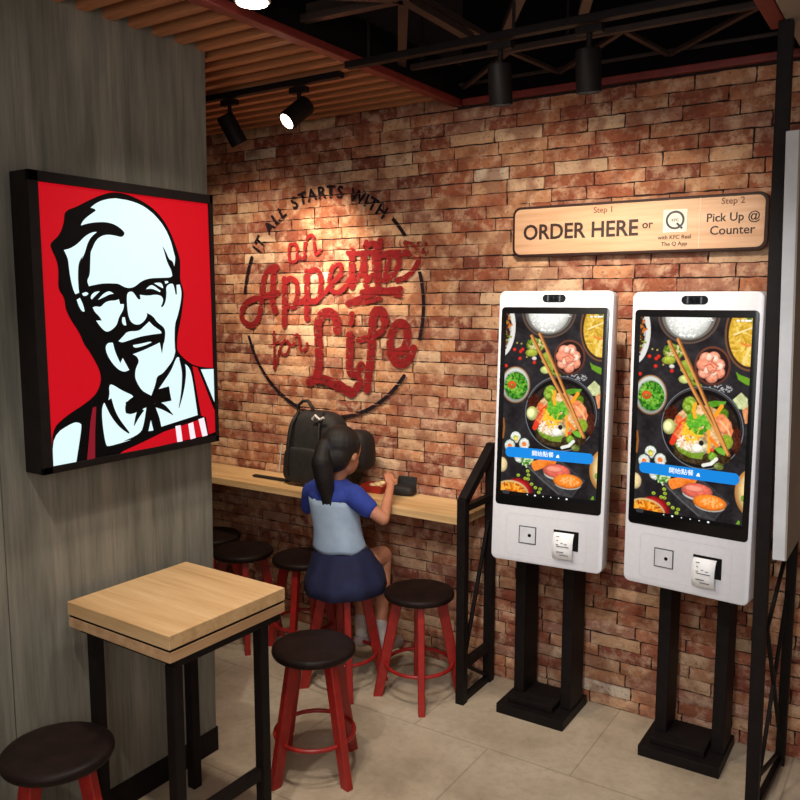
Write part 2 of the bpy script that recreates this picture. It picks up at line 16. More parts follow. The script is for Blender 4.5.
class Mat:
    def __init__(s, name, col=(.5,.5,.5,1), rough=.5, metal=0, spec=.5):
        s.m = bpy.data.materials.new(name); s.m.use_nodes = True
        s.nt = s.m.node_tree; s.N = s.nt.nodes; s.L = s.nt.links
        s.b = s.N['Principled BSDF']
        s.b.inputs['Base Color'].default_value = col
        s.b.inputs['Roughness'].default_value = rough
        s.b.inputs['Metallic'].default_value = metal
        s.b.inputs['Specular IOR Level'].default_value = spec
    def node(s, t, **kw):
        n = s.N.new(t)
        for k, v in kw.items():
            if k in n.inputs.keys(): n.inputs[k].default_value = v
            else: setattr(n, k, v)
        return n
    def coords(s, scale=(1,1,1), which='Object'):
        tc = s.node('ShaderNodeTexCoord'); mp = s.node('ShaderNodeMapping')
        mp.inputs['Scale'].default_value = scale
        s.L.new(tc.outputs[which], mp.inputs['Vector']); return mp.outputs['Vector']
    def noise(s, vec, scale, detail=4, rough=.55):
        n = s.node('ShaderNodeTexNoise', Scale=scale, Detail=detail, Roughness=rough)
        s.L.new(vec, n.inputs['Vector']); return n.outputs['Fac']
    def ramp(s, fac, stops):
        r = s.node('ShaderNodeValToRGB'); e = r.color_ramp.elements
        while len(e) < len(stops): e.new(.5)
        for el, (p, c) in zip(e, stops): el.position = p; el.color = c
        s.L.new(fac, r.inputs['Fac']); return r.outputs['Color']
    def mix(s, a, b, fac, mode='MIX'):
        n = s.node('ShaderNodeMix'); n.data_type = 'RGBA'; n.blend_type = mode
        for sock, v in ((n.inputs[0], fac), (n.inputs[6], a), (n.inputs[7], b)):
            if hasattr(v, 'is_linked'): s.L.new(v, sock)
            else: sock.default_value = v
        return n.outputs[2]
    def math(s, op, a, b=0):
        n = s.node('ShaderNodeMath'); n.operation = op
        for sock, v in ((n.inputs[0], a), (n.inputs[1], b)):
            if hasattr(v, 'is_linked'): s.L.new(v, sock)
            else: sock.default_value = v
        return n.outputs[0]
    def color(s, sock): s.L.new(sock, s.b.inputs['Base Color']); return s
    def bump(s, fac, strength=.3, dist=.01):
        n = s.node('ShaderNodeBump', Strength=strength, Distance=dist)
        s.L.new(fac, n.inputs['Height']); s.L.new(n.outputs[0], s.b.inputs['Normal']); return s
    def roughmap(s, fac, a, b):
        n = s.node('ShaderNodeMapRange'); n.inputs['To Min'].default_value = a; n.inputs['To Max'].default_value = b
        s.L.new(fac, n.inputs['Value']); s.L.new(n.outputs[0], s.b.inputs['Roughness']); return s
    def emit(s, col, st):
        if hasattr(col, 'is_linked'): s.L.new(col, s.b.inputs['Emission Color'])
        else: s.b.inputs['Emission Color'].default_value = col
        s.b.inputs['Emission Strength'].default_value = st; return s

def mottled(name, c1, c2, scale=40, rough=.5, metal=0, bump=.1, spec=.5, stretch=(1,1,1)):
    m = Mat(name, c1, rough, metal, spec); v = m.coords(stretch)
    n = m.noise(v, scale); m.color(m.ramp(n, [(.3, c1), (.7, c2)]))
    if bump: m.bump(n, bump, .003)
    return m

def wood(name, c1, c2, c3, axis='x', rough=.45, fine=90):
    m = Mat(name, c1, rough)
    st = {'x': (.6, 9, 9), 'y': (9, .6, 9), 'z': (9, 9, .6)}[axis]
    v = m.coords(st); a = m.noise(v, 3.2, 5, .6); b = m.noise(v, 14, 4, .6)
    col = m.ramp(a, [(.3, c1), (.5, c2), (.72, c3)])
    col = m.mix(col, c1, m.math('MULTIPLY', m.ramp(b, [(.45, (0,0,0,1)), (.7, (1,1,1,1))]), .35))
    m.color(col); m.bump(b, .08, .002); return m

class MB:
    """collects shapes in one bmesh, build() links them as one mesh object"""
    def __init__(s): s.bm = bmesh.new()
    def _add(s, verts, M=None, mi=0):
        if M is not None:
            for v in verts: v.co = M @ v.co
        fs = set(f for v in verts for f in v.link_faces)
        for f in fs: f.material_index = mi
        return verts
    def box(s, c, size, bev=0, M=None, mi=0, seg=2):
        r = bmesh.ops.create_cube(s.bm, size=1); vs = r['verts']
        for v in vs: v.co = Vector((v.co.x*size[0]+c[0], v.co.y*size[1]+c[1], v.co.z*size[2]+c[2]))
        if bev:
            es = list(set(e for v in vs for e in v.link_edges))
            rr = bmesh.ops.bevel(s.bm, geom=es, offset=bev, segments=seg, affect='EDGES', profile=.6)
            vs = list(set(v for f in rr['faces'] for v in f.verts) | set(v for v in vs if v.is_valid))
        return s._add(vs, M, mi)
    def bb(s, a, b, bev=0, M=None, mi=0):
        return s.box([(a[i]+b[i])/2 for i in range(3)], [abs(b[i]-a[i]) for i in range(3)], bev, M, mi)
    def cyl(s, p, q, r, r2=None, n=24, bev=0, mi=0):
        p = Vector(p); q = Vector(q); d = q-p
        rr = bmesh.ops.create_cone(s.bm, cap_ends=True, segments=n, radius1=r, radius2=r if r2 is None else r2, depth=d.length)
        vs = rr['verts']
        M = Matrix.Translation((p+q)/2) @ d.to_track_quat('Z', 'Y').to_matrix().to_4x4()
        if bev:
            es = [e for e in set(e for v in vs for e in v.link_edges) if len([f for f in e.link_faces if len(f.verts) > 4]) == 1]
            b = bmesh.ops.bevel(s.bm, geom=es, offset=bev, segments=3, affect='EDGES', profile=.5)
            vs = list(set(v for f in b['faces'] for v in f.verts) | set(v for v in vs if v.is_valid))
        return s._add(vs, M, mi)
    def bar(s, p, q, w, h=None, bev=0, mi=0, up='Y', ext=0):
        """square bar between two points"""
        p = Vector(p); q = Vector(q); d = q-p; h = h or w
        M = Matrix.Translation((p+q)/2) @ d.to_track_quat('Z', up).to_matrix().to_4x4()
        return s.box((0,0,0), (w, h, d.length+ext), bev, M, mi)
    def tube(s, pts, r, n=10, closed=False, mi=0):
        pts = [Vector(p) for p in pts]; rings = []; N = len(pts)
        rad = r if isinstance(r, (list, tuple)) else [r]*N
        up = Vector((0,0,1)); prev = None
        for i, p in enumerate(pts):
            d = (pts[(i+1) % N]-pts[i-1]) if closed else (pts[min(i+1, N-1)]-pts[max(i-1, 0)])
            d.normalize()
            a = (prev - d*prev.dot(d)) if prev is not None else d.cross(up if abs(d.z) < .9 else Vector((1,0,0)))
            a.normalize(); prev = a; b = d.cross(a)
            rings.append([s.bm.verts.new(p + (a*math.cos(2*PI*k/n)+b*math.sin(2*PI*k/n))*rad[i]) for k in range(n)])
        M = N if closed else N-1
        for i in range(M):
            A, B = rings[i], rings[(i+1) % N]
            for k in range(n):
                f = s.bm.faces.new((A[k], A[(k+1) % n], B[(k+1) % n], B[k])); f.material_index = mi
        if not closed:
            f = s.bm.faces.new(rings[0][::-1]); f.material_index = mi
            f = s.bm.faces.new(rings[-1]); f.material_index = mi
        return [v for r_ in rings for v in r_]
    def loft(s, rings, cap=True, closed=False):
        """rings: lists of points, same count"""
        R = [[s.bm.verts.new(p) for p in r] for r in rings]; n = len(R[0]); m = len(R)
        for i in range(m if closed else m-1):
            A, B = R[i], R[(i+1) % m]
            for k in range(n): s.bm.faces.new((A[k], A[(k+1) % n], B[(k+1) % n], B[k]))
        if cap and not closed: s.bm.faces.new(R[0][::-1]); s.bm.faces.new(R[-1])
        return [v for r in R for v in r]
    def prism(s, pts, depth, T):
        """2-D polygon pts -> thin solid; T maps (u, v, w) to a point"""
        n = len(pts)
        area = sum(pts[i][0]*pts[(i+1) % n][1]-pts[(i+1) % n][0]*pts[i][1] for i in range(n))
        if area < 0: pts = pts[::-1]
        F = [s.bm.verts.new(T(p[0], p[1], 0)) for p in pts]; B = [s.bm.verts.new(T(p[0], p[1], -depth)) for p in pts]
        for t in tessellate_polygon([[Vector((p[0], p[1], 0)) for p in pts]]):
            s.bm.faces.new([F[i] for i in t]); s.bm.faces.new([B[i] for i in t][::-1])
        for i in range(n): s.bm.faces.new((F[i], B[i], B[(i+1) % n], F[(i+1) % n]))
        return F+B
    def ellipsoid(s, c, r, M=None, u=20, v=12):
        rr = bmesh.ops.create_uvsphere(s.bm, u_segments=u, v_segments=v, radius=1)
        for w in rr['verts']: w.co = Vector((w.co.x*r[0], w.co.y*r[1], w.co.z*r[2]))
        M0 = Matrix.Translation(Vector(c)) @ (M or Matrix.Identity(4))
        return s._add(rr['verts'], M0)
    def capsules(s, pts, rad, n=14):
        """tapered limb: spheres joined by cones, for voxel union"""
        for i, (p, r) in enumerate(zip(pts, rad)):
            s.ellipsoid(p, (r, r, r), u=n, v=8)
            if i: s.cyl(pts[i-1], p, rad[i-1], r, n=n)
    def build(s, name, mat, parent=None, smooth=None, label=None):
        bmesh.ops.recalc_face_normals(s.bm, faces=s.bm.faces)
        me = bpy.data.meshes.new(name); s.bm.to_mesh(me); s.bm.free()
        for m in (mat if isinstance(mat, (list, tuple)) else [mat]): me.materials.append(m.m)
        o = bpy.data.objects.new(name, me); COL.objects.link(o)
        if smooth:
            for p in me.polygons: p.use_smooth = True
            if smooth < 180: me.set_sharp_from_angle(angle=R_(smooth))
        if parent is not None: o.parent = parent
        if label: o['label'] = label
        return o

def tag(o, label, cat, group=None, kind=None):
    o['label'] = label; o['category'] = cat
    if group: o['group'] = group
    if kind: o['kind'] = kind
    return o
def struct(o, label=None):
    o['kind'] = 'structure'
    if label: o['label'] = label
    return o
def thing(name, label, cat, loc=(0,0,0), rotz=0, group=None):
    o = bpy.data.objects.new(name, None); COL.objects.link(o); o.empty_display_size = .1
    o.location = loc; o.rotation_euler = (0, 0, rotz); return tag(o, label, cat, group)
def dup(o, loc=None, rot=None, label=None, parent=None):
    c = o.copy(); COL.objects.link(c)
    if parent is not None: c.parent = parent
    if loc is not None: c.location = loc
    if rot is not None: c.rotation_euler = rot
    if label: c['label'] = label
    for ch in list(o.children): dup(ch, parent=c)
    return c
def remesh(o, voxel, smooth_it=4):
    m = o.modifiers.new('join', 'REMESH'); m.mode = 'VOXEL'; m.voxel_size = voxel; m.use_smooth_shade = True
    if smooth_it:
        k = o.modifiers.new('soften', 'SMOOTH'); k.factor = .5; k.iterations = smooth_it
    return o
def text_geo(mb, body, size, T, bold=0, depth=.0008, align='CENTER', spacing=1.0, xs=1.0):
    """adds lettering; T maps (u, v, w) to a point"""
    cu = bpy.data.curves.new('lettering', 'FONT'); cu.body = body; cu.size = size; cu.align_x = align
    cu.offset = bold; cu.extrude = depth; cu.space_character = spacing; cu.resolution_u = 3
    ob = bpy.data.objects.new('lettering', cu); COL.objects.link(ob)
    bpy.context.view_layer.update()
    dg = bpy.context.evaluated_depsgraph_get()
    me = bpy.data.meshes.new_from_object(ob.evaluated_get(dg))
    n0 = len(mb.bm.verts); mb.bm.from_mesh(me); mb.bm.verts.ensure_lookup_table()
    for v in mb.bm.verts[n0:]: v.co = T(v.co.x*xs, v.co.y, v.co.z-depth)
    bpy.data.objects.remove(ob); bpy.data.curves.remove(cu); bpy.data.meshes.remove(me)
def catmull(pts, k=6):
    P = [pts[0]]+list(pts)+[pts[-1]]; out = []
    for i in range(1, len(P)-2):
        p0, p1, p2, p3 = [np.array(q, float) for q in P[i-1:i+3]]
        for j in range(k):
            t = j/k
            out.append(.5*((2*p1)+(-p0+p2)*t+(2*p0-5*p1+4*p2-p3)*t*t+(-p0+3*p1-3*p2+p3)*t**3))
    out.append(np.array(P[-2], float)); return out
def ribbon(mb, pts, w, T, depth=.0006, round_ends=True, lift=0):
    """brush stroke of width w along 2-D pts"""
    L = []; R = []; n = len(pts)
    for i in range(n):
        d = np.array(pts[min(i+1, n-1)])-np.array(pts[max(i-1, 0)]); d = d/(np.linalg.norm(d)+1e-9)
        nn = np.array([-d[1], d[0]])*w/2
        L.append(np.array(pts[i])+nn); R.append(np.array(pts[i])-nn)
    for i in range(n-1):
        q = [L[i], R[i], R[i+1], L[i+1]]
        F = [mb.bm.verts.new(T(a[0], a[1], i*1.2e-5+lift)) for a in q]
        mb.bm.faces.new(F)
    if round_ends:
        for c in (pts[0], pts[-1]):
            F = [mb.bm.verts.new(T(c[0]+w/2*math.cos(a*PI/7), c[1]+w/2*math.sin(a*PI/7), -.00003+n*1.2e-5*(c is pts[-1]))) for a in range(14)]
            mb.bm.faces.new(F)
def rrect(w, h, r, n=6, cx=0, cy=0):
    out = []
    for (sx, sy, a0) in ((1,1,0), (-1,1,90), (-1,-1,180), (1,-1,270)):
        for k in range(n+1):
            a = R_(a0+90*k/n); out.append((cx+sx*(w/2-r)+r*math.cos(a), cy+sy*(h/2-r)+r*math.sin(a)))
    return out
def inset_box(mb, w, h, r, y0, y1, bev=.004, cx=0, cz=0):
    """rounded-corner slab in the x-z plane from depth y0 (front) to y1 with a softened front edge"""
    rings = []
    for (ins, y) in ((bev, y0), (bev*.3, y0+bev*.3), (0, y0+bev), (0, y1-bev), (bev*.3, y1-bev*.3), (bev, y1)):
        rings.append([Vector((p[0], y, p[1])) for p in rrect(w-2*ins, h-2*ins, max(r-ins, .001), 6, cx, cz)])
    mb.loft(rings)
# ------------------------------------------------------------------ materials
def brick_mat():
    m = Mat('handmade_brick', rough=.85, spec=.2)
    at = m.node('ShaderNodeAttribute'); at.attribute_name = 'clay'
    v = m.coords((1, 1, 1))
    n1 = m.noise(v, 22, 6, .65); n2 = m.noise(v, 75, 5, .7); n3 = m.noise(v, 9, 3, .5)
    c = m.mix(at.outputs['Color'], rgb(222, 186, 154), m.math('MULTIPLY', m.ramp(n1, [(.46, (0,0,0,1)), (.62, (1,1,1,1))]), .62))
    c = m.mix(c, rgb(128, 64, 46), m.math('MULTIPLY', m.ramp(n3, [(.48, (0,0,0,1)), (.60, (1,1,1,1))]), .6))
    c = m.mix(c, rgb(58, 34, 26), m.math('MULTIPLY', m.ramp(n2, [(.56, (0,0,0,1)), (.68, (1,1,1,1))]), .6))
    m.color(c); m.bump(m.math('ADD', n1, n2), .55, .006); return m
M = {}
M['brick'] = brick_mat()
M['mortar'] = mottled('dark_mortar', rgb(50, 33, 27), rgb(34, 23, 20), 60, .95, bump=.4)
def concrete_panel():
    m = Mat('grey_limed_panel', rough=.6, spec=.3)
    a = m.noise(m.coords((7, 7, .7)), 2.2, 5, .6); b = m.noise(m.coords((30, 30, 1.2)), 3, 5, .65)
    c = m.ramp(a, [(.3, rgb(100, 99, 90)), (.55, rgb(130, 127, 116)), (.75, rgb(148, 141, 128))])
    c = m.mix(c, rgb(78, 72, 62), m.math('MULTIPLY', m.ramp(b, [(.45, (0,0,0,1)), (.7, (1,1,1,1))]), .45))
    m.color(c); m.bump(b, .08, .002); return m
M['panel'] = concrete_panel()
def floor_mat():
    m = Mat('beige_concrete_tile', rough=.42, spec=.35)
    v = m.coords((1, 1, 1)); a = m.noise(v, 2.6, 6, .62); b = m.noise(v, 30, 5, .7)
    c = m.ramp(a, [(.3, rgb(160, 142, 120)), (.5, rgb(188, 170, 146)), (.72, rgb(208, 192, 168))])
    c = m.mix(c, rgb(130, 114, 94), m.math('MULTIPLY', m.ramp(b, [(.45, (0,0,0,1)), (.75, (1,1,1,1))]), .35))
    br = m.node('ShaderNodeTexBrick', Scale=1.0); br.offset = .5
    br.inputs['Mortar Size'].default_value = .0035; br.inputs['Mortar Smooth'].default_value = .3
    br.inputs['Brick Width'].default_value = .62; br.inputs['Row Height'].default_value = .62
    mp = m.coords((1, 1, 1)); m.L.new(mp, br.inputs['Vector'])
    c = m.mix(c, rgb(112, 99, 82), m.math('MULTIPLY', br.outputs['Fac'], .4))
    m.color(c); m.roughmap(a, .32, .55); m.bump(b, .06, .002); return m
M['floor'] = floor_mat()
M['oak'] = wood('oak_top', rgb(186, 146, 100), rgb(208, 170, 122), rgb(220, 186, 140), 'x')
M['oak_y'] = wood('oak_edge', rgb(166, 126, 88), rgb(192, 152, 112), rgb(206, 170, 130), 'y')
M['ledge'] = wood('ash_ledge', rgb(190, 150, 100), rgb(216, 178, 126), rgb(228, 194, 146), 'x')
M['slat'] = wood('red_brown_slat', rgb(142, 88, 58), rgb(176, 116, 76), rgb(196, 138, 94), 'x', .5)
M['signwood'] = wood('pale_sign_board', rgb(206, 158, 122), rgb(226, 182, 146), rgb(236, 198, 164), 'x', .5)
M['black'] = mottled('black_steel', rgb(19, 15, 15), rgb(27, 21, 20), 30, .55, 0, .03, .16)
M['seat'] = mottled('dark_stained_seat', rgb(24, 15, 13), rgb(36, 23, 20), 26, .5, 0, .08, .16)
M['red'] = mottled('red_painted_wood', rgb(164, 34, 28), rgb(140, 24, 22), 30, .38, 0, .05)
M['dred'] = mottled('dull_red_steel', rgb(128, 44, 36), rgb(104, 34, 30), 22, .5, 0, .05)
M['brownsteel'] = mottled('brown_steel', rgb(66, 50, 44), rgb(50, 38, 34), 22, .5, .2, .05)
M['void'] = mottled('dark_ceiling', rgb(14, 9, 10), rgb(9, 6, 7), 5, .95, 0, 0, .1)
M['soffit'] = mottled('grey_soffit', rgb(150, 138, 124), rgb(140, 128, 116), 8, .7, 0, .05)
M['pale'] = mottled('pale_grey_edge', rgb(206, 206, 208), rgb(190, 190, 192), 12, .6, 0, .05)
M['white'] = mottled('white_powder_coat', rgb(226, 226, 232), rgb(220, 220, 226), 60, .35, 0, .01)
M['gloss'] = Mat('glossy_black_glass', rgb(10, 10, 12), .25, 0, .35)
M['lens'] = Mat('dark_lens', rgb(26, 30, 36), .12, 0, .6)
M['chrome'] = Mat('grey_metal', rgb(150, 152, 158), .3, .8)
M['scan'] = mottled('scanner_glass', rgb(206, 207, 214), rgb(226, 227, 232), 14, .25, .1, 0)
M['seam'] = Mat('pale_seam', rgb(196, 196, 202), .5)
M['paper'] = mottled('receipt_paper', rgb(244, 244, 244), rgb(234, 234, 236), 40, .7, 0, .02)
M['ink'] = Mat('grey_ink', rgb(70, 70, 76), .8)
M['lamp_glow'] = Mat('lamp_glow', rgb(255, 244, 226), .5).emit(rgb(255, 240, 218), 14)
M['skin'] = mottled('skin', rgb(196, 134, 104), rgb(184, 120, 92), 30, .5, 0, .02)
M['hair'] = mottled('black_hair', rgb(14, 10, 10), rgb(26, 19, 18), 60, .6, 0, .6, stretch=(6, 6, .6))
M['navy'] = mottled('navy_cloth', rgb(28, 34, 74), rgb(20, 24, 56), 24, .85, 0, .3)
M['royal'] = mottled('royal_blue_cloth', rgb(44, 66, 158), rgb(36, 54, 138), 24, .85, 0, .25)
M['paleblue'] = mottled('pale_blue_cloth', rgb(170, 190, 214), rgb(152, 174, 202), 16, .85, 0, .3)
M['sock'] = mottled('white_sock', rgb(206, 196, 190), rgb(190, 180, 174), 40, .9, 0, .2)
M['shoe'] = mottled('pale_shoe', rgb(176, 158, 154), rgb(150, 132, 130), 30, .6, 0, .1)
M['nylon'] = mottled('charcoal_nylon', rgb(24, 21, 21), rgb(38, 34, 33), 40, .75, 0, .35)
M['nylon2'] = mottled('black_nylon', rgb(17, 14, 15), rgb(25, 21, 22), 40, .7, 0, .35)
M['strip'] = Mat('pale_reflective_strip', rgb(214, 210, 206), .4)
M['tray'] = Mat('red_card', rgb(168, 34, 26), .6)
M['food'] = mottled('fried_food', rgb(214, 160, 90), rgb(236, 214, 170), 60, .7, 0, .4)
M['plastic'] = Mat('clear_plastic', rgb(230, 236, 230), .08, 0, .5)
M['plastic'].b.inputs['Transmission Weight'].default_value = .85
M['drink'] = Mat('pale_drink', rgb(150, 140, 110), .3)
M['darkink'] = Mat('dark_brown_paint', rgb(48, 26, 22), .6)
M['midink'] = Mat('brown_paint', rgb(128, 84, 62), .6)
M['offwhite'] = Mat('cream_print', rgb(238, 232, 220), .6)
M['slateink'] = Mat('slate_print', rgb(62, 66, 74), .6)
M['sepline'] = Mat('pale_line', rgb(240, 212, 188), .6)
def lit(name, col, st):
    return Mat(name, (col[0]*.3, col[1]*.3, col[2]*.3, 1), .5, 0, .2).emit(col, st)
M['L_red'] = lit('lit_red_acrylic', rgb(196, 8, 26), .86)
M['L_black'] = Mat('opaque_black_film', rgb(4, 3, 6), .5, 0, .15)
M['L_white'] = lit('lit_white_acrylic', rgb(220, 246, 250), .88)
M['L_dark'] = lit('lit_dark_red_acrylic', rgb(150, 26, 44), .55)
M['L_stripe'] = lit('lit_stripe_acrylic', rgb(250, 232, 242), .9)
def paint(name, c1, c2, wear):
    """thin wall paint: worn by noise, broken along the brick bed joints"""
    m = Mat(name, c1, .8, 0, .15); v = m.coords((1, 1, 1))
    a = m.noise(v, 38, 6, .7); b = m.noise(v, 12, 3, .5)
    m.color(m.ramp(b, [(.35, c1), (.65, c2)]))
    alpha = m.ramp(a, [(wear, (0,0,0,1)), (wear+.10, (1,1,1,1))])
    sp = m.node('ShaderNodeSeparateXYZ'); m.L.new(v, sp.inputs[0])
    fr = m.math('FRACT', m.math('DIVIDE', sp.outputs['Z'], COURSE))
    ed = m.math('ABSOLUTE', m.math('SUBTRACT', fr, .5))
    joint = m.math('LESS_THAN', ed, .475)
    m.L.new(m.math('MULTIPLY', alpha, joint), m.b.inputs['Alpha']); return m
COURSE = .0494; WY = 3.01
M['m_red'] = paint('worn_red_wall_paint', rgb(142, 32, 34), rgb(122, 26, 30), .35)
M['m_dull'] = paint('faded_red_wall_paint', rgb(140, 34, 34), rgb(116, 28, 28), .46)
M['m_black'] = paint('black_wall_paint', rgb(26, 18, 26), rgb(38, 26, 32), .28)

# ------------------------------------------------------------------ setting
mb = MB(); mb.bb((-3.7, -1.6, -.06), (1.6, 3.3, 0)); struct(mb.build('floor', M['floor']), 'beige concrete tile floor with faint joints')
mb = MB(); mb.bb((-3.7, -1.6, 2.95), (1.6, 3.3, 3.0)); struct(mb.build('ceiling', M['void']), 'black painted open ceiling')

# brick wall: every brick has its own clay colour
PAL = [(rgb(178, 118, 86), 7), (rgb(192, 138, 102), 6), (rgb(204, 160, 124), 5), (rgb(160, 96, 70), 6), (rgb(144, 82, 64), 4), (rgb(172, 122, 100), 5), (rgb(212, 178, 146), 2), (rgb(126, 72, 58), 2)]
PL = [c for c, n in PAL for _ in range(n)]
rb = random.Random(11)
bm = bmesh.new(); lay = bm.verts.layers.float_color.new('clay')
nrow = int(2.45/COURSE)
for r in range(nrow):
    x = -3.6 - rb.uniform(0, .2); z0 = r*COURSE
    while x < (.45 if z0+COURSE < 2.380 else -1.70):
        L = rb.choice((.19, .20, .205, .21, .18, .14, .16)) ; g = .0026
        c = rb.choice(PL); k = rb.uniform(.85, 1.12); c = (c[0]*k, c[1]*k, c[2]*k, 1)
        if rb.random() < .006: c = rgb(222, 204, 180)
        dy = rb.uniform(-.0025, .0015); tz = rb.uniform(-.0012, .0012)
        nx, nz = 7, 3; G = {}
        for i in range(nx+1):
            for j in range(nz+1):
                e = (i in (0, nx)) or (j in (0, nz))
                px = x+g+(L-2*g)*i/nx + (rb.uniform(-.0018, .0018)); pz = z0+g*.75+(COURSE-1.5*g)*j/nz + tz + rb.uniform(-.0018, .0018)
                py = WY-.0005+dy + (rb.uniform(.0015, .004) if e else rb.uniform(-.0006, .0006))
                G[i, j] = bm.verts.new((px, py, pz))
        for i in range(nx):
            for j in range(nz): bm.faces.new((G[i, j], G[i+1, j], G[i+1, j+1], G[i, j+1]))
        per = [(i, 0) for i in range(nx)]+[(nx, j) for j in range(nz)]+[(i, nz) for i in range(nx, 0, -1)]+[(0, j) for j in range(nz, 0, -1)]
        B = {q: bm.verts.new((G[q].co.x, WY+.02, G[q].co.z)) for q in per}
        for a, b in zip(per, per[1:]+per[:1]): bm.faces.new((G[b], G[a], B[a], B[b]))
        for v in list(G.values())+list(B.values()): v[lay] = c
        x += L
o = bm; me = bpy.data.meshes.new('wall_back'); bm.to_mesh(me); bm.free(); me.materials.append(M['brick'].m); me.materials.append(M['mortar'].m)
mo = bmesh.new(); mo.from_mesh(me)
r = bmesh.ops.create_cube(mo, size=1)
for v in r['verts']: v.co = Vector((v.co.x*5.3-1.05, v.co.y*.28+WY+.147, v.co.z*2.95+1.475))
for f in set(f for v in r['verts'] for f in v.link_faces): f.material_index = 1
mo.to_mesh(me); mo.free()
wall = bpy.data.objects.new('wall_back', me); COL.objects.link(wall); struct(wall, 'wall of old red and tan bricks with dark joints')

mb = MB(); mb.bb((-2.9, -1.6, 0), (-2.05, 1.20, 2.95)); mb.bb((-2.9, 1.2035, 0), (-2.05, 1.945, 2.95))
mb.bb((-2.89, 1.19, 0), (-2.056, 1.21, 2.95))
for v in mb.bm.verts:
    if v.co.y > 1.9: v.co.y = 1.941 if v.co.z < 1 else 1.988
struct(mb.build('wall_left', M['panel']), 'grey limed panel wall with an upright seam')
mb = MB(); mb.bb((-2.05, -1.6, 0), (-2.046, 1.949, .088), .001); mb.bb((-2.9, 1.945, 0), (-2.046, 1.949, .088), .001)
struct(mb.build('baseboard_left', M['black']), 'black baseboard')
mb = MB(); mb.bb((-3.7, 1.2, 0), (-3.6, 3.3, 2.95)); struct(mb.build('wall_side', M['panel']), 'grey wall past the ledge')
# top trims
mb = MB(); mb.bb((-1.64, 2.975, 2.376), (-.30, 3.0, 2.400), .003); struct(mb.build('trim_1', M['dred']), 'dark red steel angle along the brick top')
mb = MB(); mb.bb((-1.690, -1.0, 2.376), (-1.650, 3.0, 2.402), .003); struct(mb.build('trim_2', M['dred']), 'red steel beam edging the slatted ceiling')
mb = MB(); mb.bb((-.45, -1.0, 2.376), (-.405, 2.66, 2.44), .003); struct(mb.build('trim_3', M['dred']), 'red steel beam beside the grey soffit')
mb = MB(); mb.bb((-.402, -1.0, 2.376), (1.2, 3.0, 2.46), .003); struct(mb.build('trim_4', M['soffit']), 'grey soffit panel')

mb = MB(); mb.bb((-1.648, 2.985, 2.401), (.6, 3.008, 2.95)); struct(mb.build('trim_6', M['void']), 'dark upper wall above the bricks')
# slatted wood ceiling: one slat built, the rest copied
def slat(y, label, x0=-3.55):
    mb = MB(); mb.bb((x0, -.017, 0), (-1.72, .017, .078), .002)
    return mb.build('ceiling_slat', M['slat'])
ys = [.10+.0885*i for i in range(33)]
s0 = slat(0, ''); s0.location = (0, ys[0], 2.402); slats = [s0]
for y in ys[1:]: slats.append(dup(s0, (0, y, 2.402)))
G = 'red brown wooden slats of the lowered ceiling'
for i, (s, y) in enumerate(zip(slats, ys)):
    if y > 2.94: lab = 'wooden ceiling slat hard against the brick wall, last of the row'
    elif y > 2.44: lab = 'wooden ceiling slat between the spotlight track and the brick wall'
    elif y > 1.95: lab = 'wooden ceiling slat past the grey wall corner, before the spotlight track'
    elif y > 1.45: lab = 'wooden ceiling slat meeting the grey panel wall above the lit portrait'
    else: lab = 'wooden ceiling slat nearest the viewer, above the grey panel wall'
    tag(s, lab, 'ceiling slat', G)
mb = MB(); mb.bb((-1.662, -1.0, 2.402), (-1.652, 3.0, 2.50)); struct(mb.build('trim_7', M['void']), 'dark strip added above the red beam to stand for the shade there')  # strip added to cover the slat ends and keep this gap dark
mb = MB(); mb.bb((-3.55, -1.0, 2.50), (-1.66, 3.0, 2.53)); struct(mb.build('trim_5', M['void']), 'dark board above the wooden slats')

# open steel lattice ceiling
lat = thing('ceiling_lattice', 'brown steel lattice hanging under the dark open ceiling on the right', 'ceiling grid', (-1.05, 2.4, 2.46))
zc = 2.435; Lo = Vector((-1.05, 2.4, 2.46))
def lbar(name, p, q, w=.022, h=.03, z=zc):
    mb = MB(); mb.bar(Vector((p[0], p[1], z))-Lo, Vector((q[0], q[1], z))-Lo, w, h, .002, up='Y'); return mb.build(name, M['brownsteel'], lat)
lbar('chord', (-1.645, 2.60), (-.45, 2.60), .02, .02); lbar('chord', (-1.645, 2.96), (-.45, 2.96), .012, .012, 2.45)
zz = [(-1.62, 2.95), (-1.26, 2.61), (-1.22, 2.95), (-.87, 2.61), (-.82, 2.95), (-.47, 2.61)]
for a, b in zip(zz, zz[1:]): lbar('web_bar', a, b, .018, .014)
for a, b in [((-1.305, 2.02), (-1.66, 2.56)), ((-1.305, 2.02), (-1.31, 2.42)), ((-1.305, 2.02), (-1.66, 2.0)), ((-1.305, 2.02), (-1.0, 1.65)), ((-1.64, 1.72), (-1.305, 2.02)),
             ((-1.18, 2.42), (-.98, 2.12)), ((-.80, 2.15), (-.93, 2.42)), ((-.80, 2.15), (-.5, 2.42))]:
    lbar('web_bar', a, b, .03, .022, 2.44)
lbar('chord', (-1.645, 2.02), (-.45, 2.02), .03, .03, 2.47); lbar('chord', (-1.31, 1.2), (-1.31, 2.6), .02, .02, 2.47)
for hx in (-1.6, -1.05, -.5):
    for hy in (2.02, 2.60):
        mb = MB(); mb.cyl(Vector((hx, hy, 2.45))-Lo, Vector((hx, hy, 2.95))-Lo, .006, n=8); mb.build('hanger_rod', M['black'], lat)

